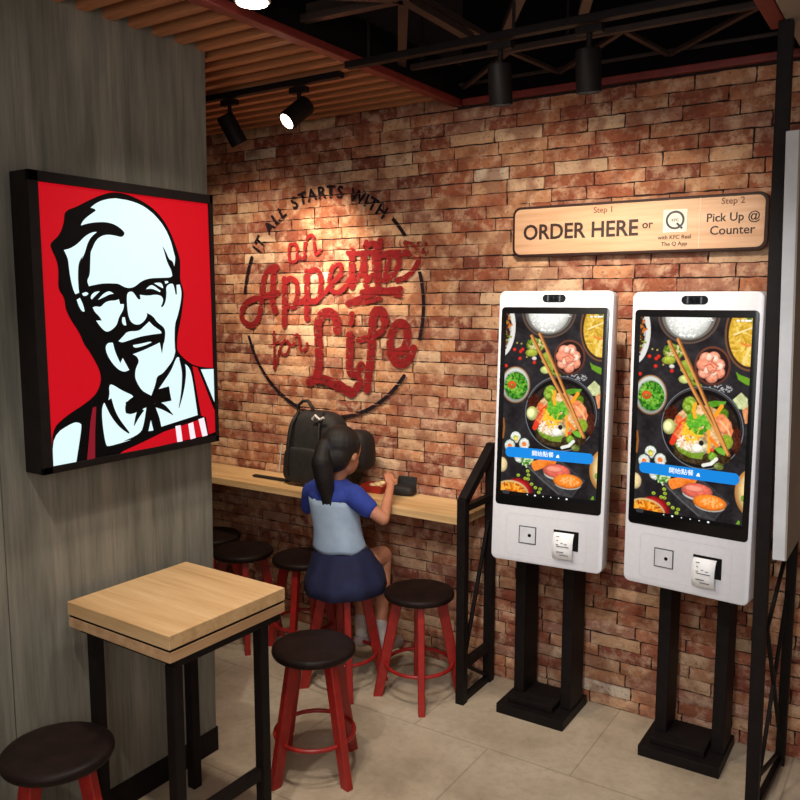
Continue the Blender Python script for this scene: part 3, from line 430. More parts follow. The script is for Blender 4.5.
# ------------------------------------------------------------------ track lights
def track(name, a, b, label):
    A = Vector(a); B = Vector(b); c = (A+B)/2
    t = thing(name, label, 'light track', c)
    mb = MB(); mb.bar(A-c, B-c, .030, .022, .003, up='Y'); mb.build('rail', M['black'], t)
    return t, c
t1, c1 = track('light_track', (-2.62, 2.387, 2.387), (-1.80, 2.387, 2.387), 'short black spotlight track under the wooden slats')
t2, c2 = track('light_track', (-1.63, 2.19, 2.345), (-.46, 2.19, 2.345), 'long black spotlight track under the steel lattice')
for hx in (-.5, 0, .5):
    mb = MB(); mb.cyl((hx, 0, .01), (hx, 0, .125), .005, n=8); mb.build('hanger_rod', M['black'], t2)
def spotlight(loc, axis, label, length=.105, r=.032, drop=.05, grp=None, deep=.035):
    """loc: where it clips on the track; axis: pointing direction of the lamp head"""
    t = thing('track_spotlight', label, 'spotlight', loc, 0, grp)
    mb = MB(); mb.box((0, 0, -.012), (.075, .03, .022), .004); mb.build('track_adapter', M['black'], t)
    a = Vector(axis).normalized(); piv = Vector((0, 0, -.024-drop)); c = piv+a*(length*.12) + Vector((0,0,0))
    mb = MB(); mb.cyl((0, 0, -.02), piv+Vector((0, 0, .0)), .008, n=12); mb.build('stem', M['black'], t)
    side = a.cross(Vector((0,0,1))) if abs(a.z) < .95 else Vector((1,0,0))
    p0 = c-a*length*.5; p1 = c+a*length*.5
    mb = MB(); mb.cyl(p0, p1, r, n=28, bev=.004)
    mb.bm.free(); mb = MB(); Q = a.to_track_quat('Z', 'Y').to_matrix()
    prof = [(0.0005, 0), (r*.9, 0), (r, .005), (r, length-.001), (r*.95, length), (r*.87, length-.001), (r*.84, length-deep), (.0005, length-deep-.001)]
    mb.loft([[p0+Q @ Vector((q*math.cos(2*PI*k/32), q*math.sin(2*PI*k/32), z)) for k in range(32)] for q, z in prof]); h = mb.build('lamp_housing', M['black'], t, smooth=40)
    mb = MB(); e = p1-a*(deep-.002); mb.cyl(e-a*.001, e+a*.001, r*.80, n=24); mb.build('lamp_lens', M['lamp_glow'], h)
    return t, Vector(loc)+p1, a
tz1 = c1.z-.016; tz2 = c2.z-.016
spots = []
spots.append(spotlight((-2.345, 2.387, tz1), (.25, .45, -.9), 'black track spotlight left under the wooden slats, aimed away at the mural', drop=.075, length=.12, r=.034))
spots.append(spotlight((-1.995, 2.387, tz1), (-.26, -.70, -.62), 'black track spotlight under the wooden slats with its lit face showing', deep=.004, drop=.06, length=.115, r=.036))
spots.append(spotlight((-1.085, 2.19, tz2), (0, .12, -1), 'black cylinder spotlight above the left kiosk on the long track', drop=.080, length=.112, r=.034))
spots.append(spotlight((-.822, 2.19, tz2), (0, .12, -1), 'black cylinder spotlight nearer the red right beam on the long track', drop=.080, length=.112, r=.034))
d = thing('downlight', 'round white downlight glowing beside the red ceiling beam', 'ceiling light', (-1.55, 1.67, 2.372))
mb = MB(); mb.cyl((0, 0, .002), (0, 0, .055), .048, n=32, bev=.004); h = mb.build('lamp_housing', M['pale'], d, smooth=40)
mb = MB(); mb.cyl((0, 0, -.002), (0, 0, .004), .040, n=32); mb.build('lamp_lens', M['lamp_glow'], d)
mb = MB(); mb.cyl((0, 0, .05), (0, 0, .57), .006, n=8); mb.build('hanger_rod', M['black'], d)

# ------------------------------------------------------------------ wall mural (paint on the bricks)
YP = WY-.0085
TW = lambda u, v, w: Vector((u, YP-.0004+w*-1*-1 if False else YP - w, v))
mur = thing('wall_mural', 'round painted slogan mural in red script with black ring on the bricks', 'mural', (-2.357, WY-.0085, 1.575))
mo_ = Vector(mur.location)
mbr = MB(); mbd = MB()
def TWm(off): return lambda u, v, w: Vector((u, YP-off-max(w, -.001), v))-mo_
for i, (g, w, pts) in enumerate(DATA['mural']):
    P = catmull(pts, 7)
    ribbon(mbr if g == 'r' else mbd, P, w*.58, TWm(.00004*(i+1)))
mbr.build('script_lettering', M['m_red'], mur); mbd.build('faded_lettering', M['m_dull'], mur)
rc = (-2.357, 1.575); RR = .522
for a0, a1 in ((152.8, 173.8), (-163.5, -35), (-16.6, 16.4), (34.8, 46)):
    n = max(6, int(abs(a1-a0)/3))
    mbk = MB(); ribbon(mbk, [(rc[0]+RR*math.cos(R_(a0+(a1-a0)*i/n)), rc[1]+RR*math.sin(R_(a0+(a1-a0)*i/n))) for i in range(n+1)], .017, TWm(.0003), round_ends=False); mbk.build('ring_line', M['m_black'], mur)
mbt = MB(); phrase = 'IT ALL STARTS WITH'
wd = {' ': .62, 'I': .45, 'W': 1.35, 'A': 1.05, 'H': 1.02, 'L': .85}
ws = [wd.get(ch, .92) for ch in phrase]; tot = sum(ws); a = 149.5; span = 149.5-50
for ch, w in zip(phrase, ws):
    am = R_(a-span*w/tot/2); a -= span*w/tot
    if ch == ' ': continue
    ca, sa = math.cos(am), math.sin(am); rr = .487
    def Tc(u, v, ww, ca=ca, sa=sa, rr=rr): return Vector((rc[0]+rr*ca+u*sa+v*ca, YP-.0004, rc[1]+rr*sa-u*ca+v*sa))-mo_
    text_geo(mbt, ch, .078, Tc, bold=.0022, depth=0)
mbt.build('arc_lettering', M['m_black'], mur)

# ------------------------------------------------------------------ illuminated portrait sign on the left wall
LBo = Vector((-1.97, 1.273, 1.133))
box = thing('light_box_sign', 'square black framed light box with red, black and white portrait on grey wall', 'sign', (-2.05, 1.5955, 1.133))
bo = Vector(box.location); Wb, Hb = .645, .801
def BX(a, b): return Vector(a)-bo, Vector(b)-bo
def slab(mb, a, b, bev=0): A, B = BX(a, b); mb.bb(A, B, bev)
mb = MB(); slab(mb, (-2.0495, 1.273, 1.133), (-1.976, 1.273+Wb, 1.133+Hb), .003); mb.build('casing', M['black'], box)
mb = MB(); f = .028; y0, y1, z0, z1 = 1.273, 1.273+Wb, 1.133, 1.133+Hb
slab(mb, (-1.977, y0, z0), (-1.9685, y0+.030, z1), .0015); slab(mb, (-1.977, y1-.014, z0), (-1.9685, y1, z1), .0015)
slab(mb, (-1.977, y0, z0), (-1.9685, y1, z0+.020), .0015); slab(mb, (-1.977, y0, z1-f), (-1.9685, y1, z1), .0015)
mb.build('front_frame', M['black'], box)
def soften(P, it=2):
    for _ in range(it):
        out = []; n = len(P)
        for i in range(n):
            a, c, d_ = np.array(P[i-1]), np.array(P[i]), np.array(P[(i+1) % n]); u = a-c; v = d_-c; lu = np.linalg.norm(u)+1e-9; lv = np.linalg.norm(v)+1e-9
            cs = u@v/lu/lv
            if cs > -.25 or max(lu, lv) > .12: out.append(tuple(c))
            else: out += [tuple(c+u*.25), tuple(c+v*.25)]
        P = out
    return P
def lay(name, key, mat, off, depth=.0006):
    mb = MB(); T = lambda u, v, w: Vector((-1.9755+off+w, LBo.y+u, LBo.z+v))-bo
    for i, p in enumerate(DATA[key]):
        pts = soften([tuple(q) for q in p]) if key in ('black', 'white', 'lines') else [tuple(q) for q in p]; T2 = (lambda u, v, w, i=i: T(u, v, w+.00001*i)); mb.prism(pts, depth, T2)
    return mb.build(name, mat, box)
lay('red_panel', 'red', M['L_red'], .001); lay('silhouette_panel', 'black', M['L_black'], .002)
lay('face_panel', 'white', M['L_white'], .003); lay('apron_panel', 'apron', M['L_red'], .0032); lay('apron_strap_panel', 'strap', M['L_dark'], .0033)
lay('stripe_panel', 'stripe', M['L_stripe'], .0042)
for nm, k in (('collar_line', 0), ('collar_line', 1), ('bow_ribbon', 2), ('bow_ribbon', 3), ('bow_tie_panel', 4), ('temple_line', 5)):
    mb = MB(); mb.prism(soften([tuple(q) for q in DATA['lines'][k]]), .0006, lambda u, v, w, k=k: Vector((-1.9755+.0042+.00002*k+w, LBo.y+u, LBo.z+v))-bo); mb.build(nm, M['L_black'], box)

# ------------------------------------------------------------------ order sign on the brick wall
sx0, sx1, sz0, sz1 = -1.407, -.479, 1.766, 1.958; SW = sx1-sx0; SH = sz1-sz0; yF = WY-.042
sg = thing('order_sign', 'long pale wood sign with dark rim and step lettering above the two kiosks', 'sign', ((sx0+sx1)/2, WY-.006, sz0))
so = Vector(sg.location)
mb = MB(); inset_box(mb, SW, SH, .032, -.036, 0, .004, 0, SH/2); mb.build('rim', M['darkink'], sg, smooth=40)
mb = MB(); inset_box(mb, SW-.022, SH-.020, .025, -.0385, -.030, .001, 0, SH/2); mb.build('board', M['signwood'], sg, smooth=40)
def TS(x, z, h=1.0): return lambda u, v, w: Vector((x+u, yF-.003-w, z+v))-so
def put(name, txt, size, x, z, mat, bold=0, align='LEFT', xs=1.0, off=0):
    mb = MB(); text_geo(mb, txt, size, (lambda u, v, w: Vector((x+u, yF-.0037-off-w, z+v))-so), bold, .0006, align, 1.0, xs); return mb.build(name, mat, sg)
put('main_lettering', 'ORDER HERE', .080, -1.360, 1.832, M['darkink'], .0016, xs=.955)
put('step_lettering', 'Step 1', .030, -1.079, 1.919, M['midink'], .0003)
put('step_lettering', 'Step 2', .030, -.630, 1.923, M['midink'], .0003)
put('or_lettering', 'or', .040, -.897, 1.855, M['darkink'], .0006)
put('pickup_lettering', 'Pick Up @', .040, -.677, 1.866, M['darkink'], .0004, xs=.98)
put('pickup_lettering', 'Counter', .042, -.664, 1.822, M['darkink'], .0004)
put('app_lettering', 'with KFC Real', .0195, -.782, 1.813, M['darkink'], .0002, 'CENTER')
put('app_lettering', 'The Q App', .0195, -.782, 1.790, M['darkink'], .0002, 'CENTER')
mb = MB(); mb.bb(Vector((-.822, yF-.0045, 1.836))-so, Vector((-.740, yF-.002, 1.915))-so); ic = mb.build('app_icon', M['offwhite'], sg)
mb = MB(); n = 40
ribbon(mb, [(-.781+.0285*math.cos(2*PI*i/n), 1.878+.0285*math.sin(2*PI*i/n)) for i in range(n+1)], .0075, lambda u, v, w: Vector((u, yF-.0052, v))-so, round_ends=False)
ribbon(mb, [(-.775, 1.867), (-.7555, 1.848)], .0075, lambda u, v, w: Vector((u, yF-.0053, v))-so, round_ends=False)
text_geo(mb, 'KFC', .0135, lambda u, v, w: Vector((-.781+u, yF-.0052-w, 1.8735+v))-so, .0003, .0002)
mb.build('app_letter', M['slateink'], ic)
mb = MB(); mb.bb(Vector((-.6995, yF-.0042, 1.779))-so, Vector((-.6965, yF-.002, 1.948))-so); mb.build('divider_line', M['sepline'], sg)

# ------------------------------------------------------------------ wall ledge, end frame
led = thing('wall_ledge', 'pale wood eating ledge running along the brick wall under the mural', 'ledge', (-2.5, 3.0, 0))
lo = Vector(led.location)
mb = MB(); mb.bb(Vector((-3.58, 2.752, .716))-lo, Vector((-1.502, 3.0, .75))-lo, .003); mb.build('ledge_board', M['ledge'], led)
for bx_ in (-3.2,):
    mb = MB(); mb.bb(Vector((bx_-.015, 2.80, .69))-lo, Vector((bx_+.015, 3.0, .715))-lo, .002); mb.bb(Vector((bx_-.015, 2.975, .52))-lo, Vector((bx_+.015, 3.0, .70))-lo, .002)
    mb.bar(Vector((bx_, 2.985, .54))-lo, Vector((bx_, 2.83, .70))-lo, .02); mb.build('bracket', M['black'], led)
fr = thing('end_frame', 'black steel end frame with sloped top closing the wall ledge', 'frame', (-1.481, 2.83, 0))
fo = Vector(fr.location)
def fbar(name, p, q, w=.036, m='black', root=fr, off=fo, h=None):
    mb = MB(); mb.bar(Vector(p)-off, Vector(q)-off, w, h or w, .002, up='X'); return mb.build(name, M[m], root)
X = -1.481
fbar('post', (X, 2.722, 0), (X, 2.722, .835)); fbar('post', (X, 2.958, 0), (X, 2.958, 1.02))
fbar('sloped_rail', (X, 2.722, .825), (X, 2.958, 1.005)); fbar('cross_rail', (X, 2.74, .795), (X, 2.94, .795), .026)
fbar('cross_rail', (X, 2.74, .155), (X, 2.94, .155), .03); fbar('cross_rail', (X, 2.74, .014), (X, 2.94, .014), .024)
fbar('brace', (X, 2.745, .18), (X, 2.94, .70), .014); fbar('brace', (X, 2.745, .15), (X, 2.94, .03), .014)

# ------------------------------------------------------------------ stools
def make_stool(label, loc, rot):
    t = thing('bar_stool', label, 'stool', loc, rot, 'round black seated stools on four red legs')
    mb = MB(); prof = [(.02, .412), (.125, .412), (.137, .417), (.142, .427), (.141, .436), (.135, .442), (.120, .4445), (.02, .4445)]
    n = 48; mb.loft([[Vector((r*math.cos(2*PI*k/n), r*math.sin(2*PI*k/n), z)) for k in range(n)] for r, z in prof]); mb.build('seat', M['seat'], t, smooth=50)
    for k in range(4):
        a = k*PI/2; rad = Vector((math.cos(a), math.sin(a), 0)); tan = Vector((-math.sin(a), math.cos(a), 0)); rings = []
        for z, rc_, wr, wt in ((0, .168, .019, .013), (.14, .140, .020, .0135), (.414, .086, .022, .014)):
            b = .003
            off = [(wr-b, wt), (wr, wt-b), (wr, -wt+b), (wr-b, -wt), (-wr+b, -wt), (-wr, -wt+b), (-wr, wt-b), (-wr+b, wt)]
            rings.append([rad*(rc_+u)+tan*v+Vector((0, 0, z)) for u, v in off])
        mb = MB(); mb.loft(rings); mb.build('leg', M['red'], t)
    mb = MB(); mb.tube([Vector((.135*math.cos(2*PI*k/40), .135*math.sin(2*PI*k/40), .137)) for k in range(40)], .0075, 10, True); mb.build('foot_ring', M['red'], t, smooth=180)
    return t
stA = make_stool('round black stool with red legs standing alone beside the wooden table corner', (-1.683, 2.048, 0), R_(-13))
dup(stA, (-1.66, 2.69, 0), (0, 0, R_(35)), 'black stool with red legs at the ledge end beside the black end frame')
dup(stA, (-1.838, 1.186, 0), (0, 0, R_(14)), 'nearest black stool, cut off by the left picture edge below the portrait')
dup(stA, (-1.975, 2.60, 0), (0, 0, R_(45)), 'red legged stool the girl is sitting on')
dup(stA, (-2.335, 2.775, 0), (0, 0, R_(20)), 'black stool under the ledge directly left of the seated girl')
dup(stA, (-2.64, 2.703, 0), (0, 0, R_(48)), 'black stool second to the left of the girl, under the ledge')
dup(stA, (-2.945, 2.80, 0), (0, 0, R_(45)), 'farthest black stool, partly hidden by the grey wall corner')

# ------------------------------------------------------------------ table
tb = thing('dining_table', 'square two layer oak table with black line and black steel legs by grey wall', 'table', (-1.79, 1.56, 0), R_(-1.3))
to = Vector(tb.location)
tx0, tx1, ty0, ty1 = -2.004, -1.570, 1.346, 1.779
def TB(name, a, b, mat, bev=.002):
    mb = MB(); mb.bb(Vector(a)-to, Vector(b)-to, bev); return mb.build(name, M[mat], tb)
TB('upper_board', (tx0, ty0, .712), (tx1, ty1, .75), 'oak'); TB('inlay_strip', (tx0+.004, ty0+.004, .704), (tx1-.004, ty1-.004, .7125), 'black', 0)
TB('lower_board', (tx0+.001, ty0+.001, .676), (tx1-.001, ty1-.001, .7045), 'oak_y')
TB('under_frame', (tx0+.012, ty0+.03, .652), (tx1-.010, ty1-.012, .6765), 'black')
for lx, ly in ((-1.962, 1.402), (-1.606, 1.387), (-1.606, 1.710), (-1.953, 1.742)):
    TB('leg', (lx-.0165, ly-.0165, 0), (lx+.0165, ly+.0165, .653), 'black', .003)
TB('stretcher', (-1.618, 1.405, .175), (-1.594, 1.692, .210), 'black'); 

# ------------------------------------------------------------------ ordering kiosks
def food_image():
    """the picture shown on the displays, worked out as a grid of dots"""
    S = 4; Wc, Hc = 108*S, 201*S
    yy, xx = np.mgrid[0:Hc, 0:Wc]; u = (xx+.5)/S; v = (yy+.5)/S
    rg = np.random.RandomState(5); img = np.zeros((Hc, Wc, 3))
    def nz(cell):
        g = rg.rand(int(Hc/S/cell)+3, int(Wc/S/cell)+3); fy = v/cell; fx = u/cell; iy = fy.astype(int); ix = fx.astype(int); ty = fy-iy; tx = fx-ix
        return (g[iy, ix]*(1-ty)*(1-tx)+g[iy+1, ix]*ty*(1-tx)+g[iy, ix+1]*(1-ty)*tx+g[iy+1, ix+1]*ty*tx)-.5
    n2, n5, n12 = nz(1.6), nz(4), nz(12)
    img[:] = (38, 34, 36); img += (n2*10+n5*12+n12*24)[..., None]
    def put(mask, col, noise=0):
        c = np.array(col, float)[None, None, :]+(n2*noise*1.5+n5*noise)[..., None]; img[mask] = np.broadcast_to(c, img.shape)[mask]
    def poly(P):
        m = np.zeros(u.shape, bool); n = len(P)
        for i in range(n):
            x0, y0 = P[i]; x1, y1 = P[(i+1) % n]
            if y0 == y1: continue
            c = ((v >= min(y0, y1)) & (v < max(y0, y1))); m ^= c & (u < x0+(v-y0)*(x1-x0)/(y1-y0))
        return m
    def seg(p, q, w):
        dx, dy = q[0]-p[0], q[1]-p[1]; t = np.clip(((u-p[0])*dx+(v-p[1])*dy)/(dx*dx+dy*dy+1e-9), 0, 1)
        return (u-p[0]-t*dx)**2+(v-p[1]-t*dy)**2 < (w/2)**2
    for s in DATA['food']:
        if s[0] == 'e':
            e = s[2]; q = ((u-e[0])/e[2])**2+((v-e[1])/e[3])**2; mk = q < 1; put(mk, s[1], s[3]*1.25)
            if max(e[2], e[3]) < 26:
                sh = 1.10-.34*q**2-.10*((v-e[1])/e[3]); img[mk] = (img*sh[..., None])[mk]
        elif s[0] == 'p': put(poly(s[2]), s[1], s[3])
        elif s[0] == 'l':
            for p, q in zip(s[2], s[2][1:]): put(seg(p, q, s[3]*1.15), s[1], s[4] or 8)
        else:
            e = s[2]
            for k in range(s[3]):
                a = rg.rand()*2*PI; r = math.sqrt(rg.rand()); c = (e[0]+e[2]*r*math.cos(a), e[1]+e[3]*r*math.sin(a)); t = rg.rand()*PI; L = s[4]*.8
                put(seg((c[0]-L*math.cos(t), c[1]-L*math.sin(t)), (c[0]+L*math.cos(t), c[1]+L*math.sin(t)), s[4]), s[1][rg.randint(len(s[1]))])
    img = img.reshape(Hc//2, 2, Wc//2, 2, 3).mean((1, 3))
    return np.clip(img, 0, 255)
def display_mesh(w, z0, z1, y):
    img = food_image(); H, W = img.shape[:2]
    vy, vx = np.mgrid[0:H, 0:W]
    co = np.stack([(vx/(W-1)-.5)*w, np.full(vx.shape, y, float), z1-(z1-z0)*vy/(H-1)], -1).reshape(-1, 3)
    idx = np.arange(H*W).reshape(H, W)
    f = np.stack([idx[1:, :-1], idx[1:, 1:], idx[:-1, 1:], idx[:-1, :-1]], -1).reshape(-1, 4)
    me = bpy.data.meshes.new('display'); me.from_pydata(co.tolist(), [], f.tolist())
    ca = me.color_attributes.new('picture', 'FLOAT_COLOR', 'POINT')
    c = img.reshape(-1, 3)/255; lin = np.where(c <= .04045, c/12.92, ((c+.055)/1.055)**2.4)
    ca.data.foreach_set('color', np.concatenate([lin, np.ones((len(lin), 1))], 1).astype(np.float32).ravel()); return me
def screen_mat():
    m = Mat('lit_display', (0,0,0,1), .45, 0, .08); at = m.node('ShaderNodeAttribute'); at.attribute_name = 'picture'
    return m.emit(at.outputs['Color'], 1.12)
M['screen'] = screen_mat(); M['blue'] = lit('lit_blue_button', rgb(14, 128, 214), .9); M['sc_white'] = lit('lit_white_text', rgb(240, 246, 250), 1.0); M['sc_grey'] = lit('lit_grey_button', rgb(58, 60, 66), .6)

def make_kiosk(label):
    t = thing('ordering_kiosk', label, 'kiosk', (0,0,0), 0, 'white self ordering kiosks on black stands')
    mb = MB(); mb.bb((-.137, -.128, 0), (.137, .128, .038), .003); mb.build('base_plate', M['black'], t)
    mb = MB(); mb.bb((-.105, -.092, .0385), (.080, -.036, .062), .003); mb.bb((-.063, -.0361, .0385), (.080, .075, .062), .003); mb.build('upper_base', M['black'], t)
    for px in (-.085, .110):
        mb = MB(); mb.bb((px-.021, -.035, .0385), (px+.021, .095, 1.10), .003); mb.build('post', M['black'], t)
    mb = MB(); mb.bb((-.08, -.105, .82), (.10, -.036, 1.06), .002); mb.build('mounting_bracket', M['black'], t)
    # head: origin at the bottom centre of its front
    mb = MB(); inset_box(mb, .405, .973, .022, 0, .075, .006, 0, .4865); hd = mb.build('housing', M['white'], t, smooth=40)
    mb = MB(); inset_box(mb, .382, .712, .014, -.0012, .004, .0006, 0, .560); mb.build('bezel', M['gloss'], hd, smooth=40)
    dm = display_mesh(.344, .243, .893, -.0018); dm.materials.append(M['screen'].m)
    ds = bpy.data.objects.new('display', dm); COL.objects.link(ds); ds.parent = hd
    U = lambda u: (u/108-.5)*.344
    V = lambda v: .893-(.65)*v/201
    mb = MB(); zc = V(153); mb.prism(rrect(U(103.5)-U(4.3), V(147.4)-V(158.8), .016, 8, (U(103.5)+U(4.3))/2, zc), .0005, lambda u, v, w: Vector((u, -.0026-w, v))); mb.build('button', M['blue'], hd)
    mb = MB(); text_geo(mb, '開始點餐', .020, lambda u, v, w: Vector((U(47.5)+u, -.0034-w, V(154.6)+v)), .0001, .0001)
    mb.prism([(U(62.5), V(155)), (U(66.5), V(155)), (U(65.3), V(151.5)), (U(63.9), V(152))], .0002, lambda u, v, w: Vector((u, -.0034-w, v))); mb.build('button_text', M['sc_white'], hd)
    mb = MB(); mb.bb((-.172, -.0024, V(201)-.002), (.172, -.0016, V(197.2))); mb.build('navigation_bar', M['gloss'], hd)
    for i, x in enumerate((31.6, 40.5, 49.8, 58.6, 67.4, 76.3)):
        r = .0032 if i in (1, 5) else .0018
        mb = MB(); mb.prism([(U(x)+r*math.cos(a*PI/3)*1.2, V(199)+r*math.sin(a*PI/3)) for a in range(6)], .0002, lambda u, v, w: Vector((u, -.0027-w, v))); mb.build('navigation_icon', M['sc_white'], hd)
    mb = MB(); mb.prism(rrect(.026, .013, .006, 5, U(5.5)+.003, V(198.6)), .0002, lambda u, v, w: Vector((u, -.0027-w, v))); mb.build('corner_button', M['sc_grey'], hd)
    mb = MB(); mb.prism(rrect(.082, .027, .0132, 8, -.002, .9465), .004, lambda u, v, w: Vector((u, -.001-w, v))); mb.build('camera_bar', M['lens'], hd)
    for x in (-.023, .019):
        mb = MB(); mb.bb((x-.0016, -.0058, .936), (x+.0016, -.0005, .957)); mb.build('camera_divider', M['chrome'], hd)
    for x in (-.010, .006):
        mb = MB(); mb.cyl((x, -.0056, .9465), (x, .001, .9465), .0065, n=20); mb.build('camera_lens', M['gloss'], hd)
    # recessed panel line, scanner, printer
    mb = MB(); P = rrect(.292, .148, .014, 6, 0, .1015); mb.tube([Vector((p[0], -.0001, p[1])) for p in P], .0006, 6, True); mb.build('service_panel_seam', M['seam'], hd)
    mb = MB(); mb.bb((-.098, -.002, .071), (-.034, .003, .135), .001); mb.build('scanner_frame', M['slateink'], hd)
    mb = MB(); mb.bb((-.0945, -.0026, .0745), (-.0375, .003, .1315), .0005); mb.build('scanner_window', M['scan'], hd)
    mb = MB(); mb.cyl((-.058, -.0034, .103), (-.058, 0, .103), .006, n=20); mb.build('scanner_lens', M['gloss'], hd)
    mb = MB(); mb.bb((.029, -.0018, .068), (.118, .003, .137), .001); mb.build('printer_slot', M['gloss'], hd)
    # curled receipt
    mb = MB(); prof = [(-.003, .129), (-.010, .127), (-.018, .115), (-.023, .098), (-.025, .080), (-.023, .062), (-.017, .047), (-.010, .037)]
    A = []
    for s_ in (0, 1):
        A.append([[Vector((x, y-.0006*s_, z)) for x in (.032, .056, .080, .104)] for y, z in prof])
    f, b = A
    vf = [[mb.bm.verts.new(p) for p in r] for r in f]; vb = [[mb.bm.verts.new(p) for p in r] for r in b]
    for i in range(len(prof)-1):
        for j in range(3):
            mb.bm.faces.new((vf[i][j], vf[i][j+1], vf[i+1][j+1], vf[i+1][j])); mb.bm.faces.new((vb[i][j+1], vb[i][j], vb[i+1][j], vb[i+1][j+1]))
        mb.bm.faces.new((vf[i][0], vf[i+1][0], vb[i+1][0], vb[i][0])); mb.bm.faces.new((vf[i][3], vb[i][3], vb[i+1][3], vf[i+1][3]))
    mb.build('receipt', M['paper'], hd, smooth=180)
    mb = MB()
    for (x, z, w, yy) in ((.050, .117, .012, -.0195), (.050, .104, .006, -.0235), (.066, .096, .008, -.0255), (.080, .093, .01, -.026), (.050, .090, .008, -.0265), (.070, .084, .044, -.0272), (.060, .064, .026, -.0262), (.074, .053, .030, -.0225)):
        mb.bb((x-w/2, yy-.0006, z), (x+w/2, yy, z+.0022))
    mb.build('receipt_print', M['ink'], hd)
    return t, hd
k1, h1 = make_kiosk('white touchscreen kiosk on black stand, beside the black end frame')
k2 = dup(k1, label='white touchscreen kiosk on black stand, beside the tall right post'); h2 = [c for c in k2.children if c.name.startswith('housing')][0]
def seat_head(k, hd, kloc, loc, tilt, yaw):
    k.location = kloc; hd.rotation_mode = 'XYZ'; hd.rotation_euler = (-tilt, 0, yaw); hd.location = Vector(loc)-Vector(kloc); hd.scale = (1.018, 1, 1.008)
seat_head(k1, h1, (-1.195, 2.860, 0), (-1.111, 2.6533, .6527), .0528, .0867)
seat_head(k2, h2, (-.640, 2.860, 0), (-.6304, 2.6667, .6456), .0, -.097)

# ------------------------------------------------------------------ right edge: shelf frame and board
rs = thing('shelf_frame', 'tall black steel shelf frame with lattice bracing at the right edge', 'frame', (-.375, 2.7, 0)); ro = Vector(rs.location)
X = -.390
def rbar(name, p, q, w=.03, m='black', h=None):
    mb = MB(); mb.bar(Vector(p)-ro, Vector(q)-ro, w, h or w, .002, up='X'); return mb.build(name, M[m], rs)
rbar('post', (X+.014, 2.600, 0), (X-.010, 2.600, 2.375), .038); rbar('post', (-.345, 2.95, 0), (-.345, 2.95, .885), .03)
rbar('cross_rail', (-.366, 2.62, .86), (-.345, 2.94, .86), .024); rbar('cross_rail', (-.366, 2.62, .02), (-.345, 2.94, .02), .02)
for a, b in (((2.62, .60), (2.94, .82)), ((2.62, .60), (2.94, .12)), ((2.62, .12), (2.94, .04)), ((2.62, .10), (2.94, .62))):
    rbar('brace', (-.364, a[0], a[1]), (-.352, b[0], b[1]), .012)
pb = thing('partition_board', 'narrow pale grey upright board behind the tall black right post', 'panel', (-.314, 2.685, .882)); pb.rotation_euler = (0, R_(-1.3), 0)
mb = MB(); mb.bb((-.018, -.275, 0), (.014, .275, 1.16), .002); mb.build('core', M['pale'], pb)
mb = MB(); mb.bb((.0141, -.274, .001), (.018, .275, 1.159)); mb.build('shaded_side', M['soffit'], pb, label='brown grey side face, shade put into its colour')  # darker colour on this face stands for its shade

# ------------------------------------------------------------------ things on the ledge
bp = thing('backpack', 'charcoal school backpack with loop handle standing on the ledge behind the girl', 'backpack', (-2.34, 2.885, .752), R_(0)); 
def softbox(mb, c, s, p=3.2, taper=0, lean=0, nu=28, nv=18):
    rings = []
    for j in range(nv+1):
        th = -PI/2+PI*j/nv; cz = abs(math.sin(th))**(2/p)*math.copysign(1, math.sin(th)); k = max(abs(math.cos(th)), 1e-4)**(2/p)
        tp = 1-taper*(cz+1)/2
        rings.append([Vector((c[0]+s[0]/2*k*tp*math.copysign(abs(math.cos(a))**(2/p), math.cos(a)), c[1]+lean*(cz+1)/2+s[1]/2*k*tp*math.copysign(abs(math.sin(a))**(2/p), math.sin(a)), c[2]+s[2]/2*cz)) for a in [2*PI*i/nu for i in range(nu)]])
    mb.loft(rings)
mb = MB(); softbox(mb, (0, .01, .172), (.36, .17, .344), 3.6, .20, .01); mb.build('main_bag', M['nylon'], bp, smooth=180)
mb = MB(); softbox(mb, (-.02, -.064, .098), (.25, .038, .165), 4.6, .12); mb.build('front_pocket', M['nylon'], bp, smooth=180, label='charcoal zipped front pocket')
mb = MB(); softbox(mb, (.235, .0, .185), (.155, .14, .185), 3.2, .1); softbox(mb, (.18, .01, .1), (.1, .14, .16), 3, .1); mb.build('side_pocket', M['nylon2'], bp, smooth=180, label='black side pouch')
mb = MB(); mb.tube([Vector((-.105, 0, .325)), Vector((-.100, 0, .365)), Vector((-.075, 0, .385)), Vector((-.045, 0, .388)), Vector((-.02, 0, .36)), Vector((-.012, 0, .33))], .008, 8); mb.build('handle', M['nylon2'], bp, smooth=180)
for sx in (-.10, .075):
    mb = MB(); mb.tube([Vector((sx, -.078, .05)), Vector((sx, -.086, .12)), Vector((sx*.98, -.078, .2)), Vector((sx*.9, -.062, .285)), Vector((sx*.8, -.02, .345))], .007, 8); mb.build('webbing_strap', M['nylon2'], bp, smooth=180)
mb = MB(); mb.bb((-.37, -.035, -.0), (-.14, -.010, .010), .003); mb.build('shoulder_strap', M['nylon2'], bp, label='black strap lying on the ledge')
mb = MB(); mb.bar((-.158, -.078, .06), (-.145, -.07, .185), .014, .004, .001, up='Y'); mb.build('reflective_strip', M['strip'], bp, label='pale reflective strip')
mb = MB(); mb.tube([Vector((.03, -.06, .315)), Vector((.05, -.065, .335)), Vector((.075, -.065, .318)), Vector((.095, -.06, .328))], .006, 8); mb.build('buckle', M['strip'], bp, label='pale plastic buckle')

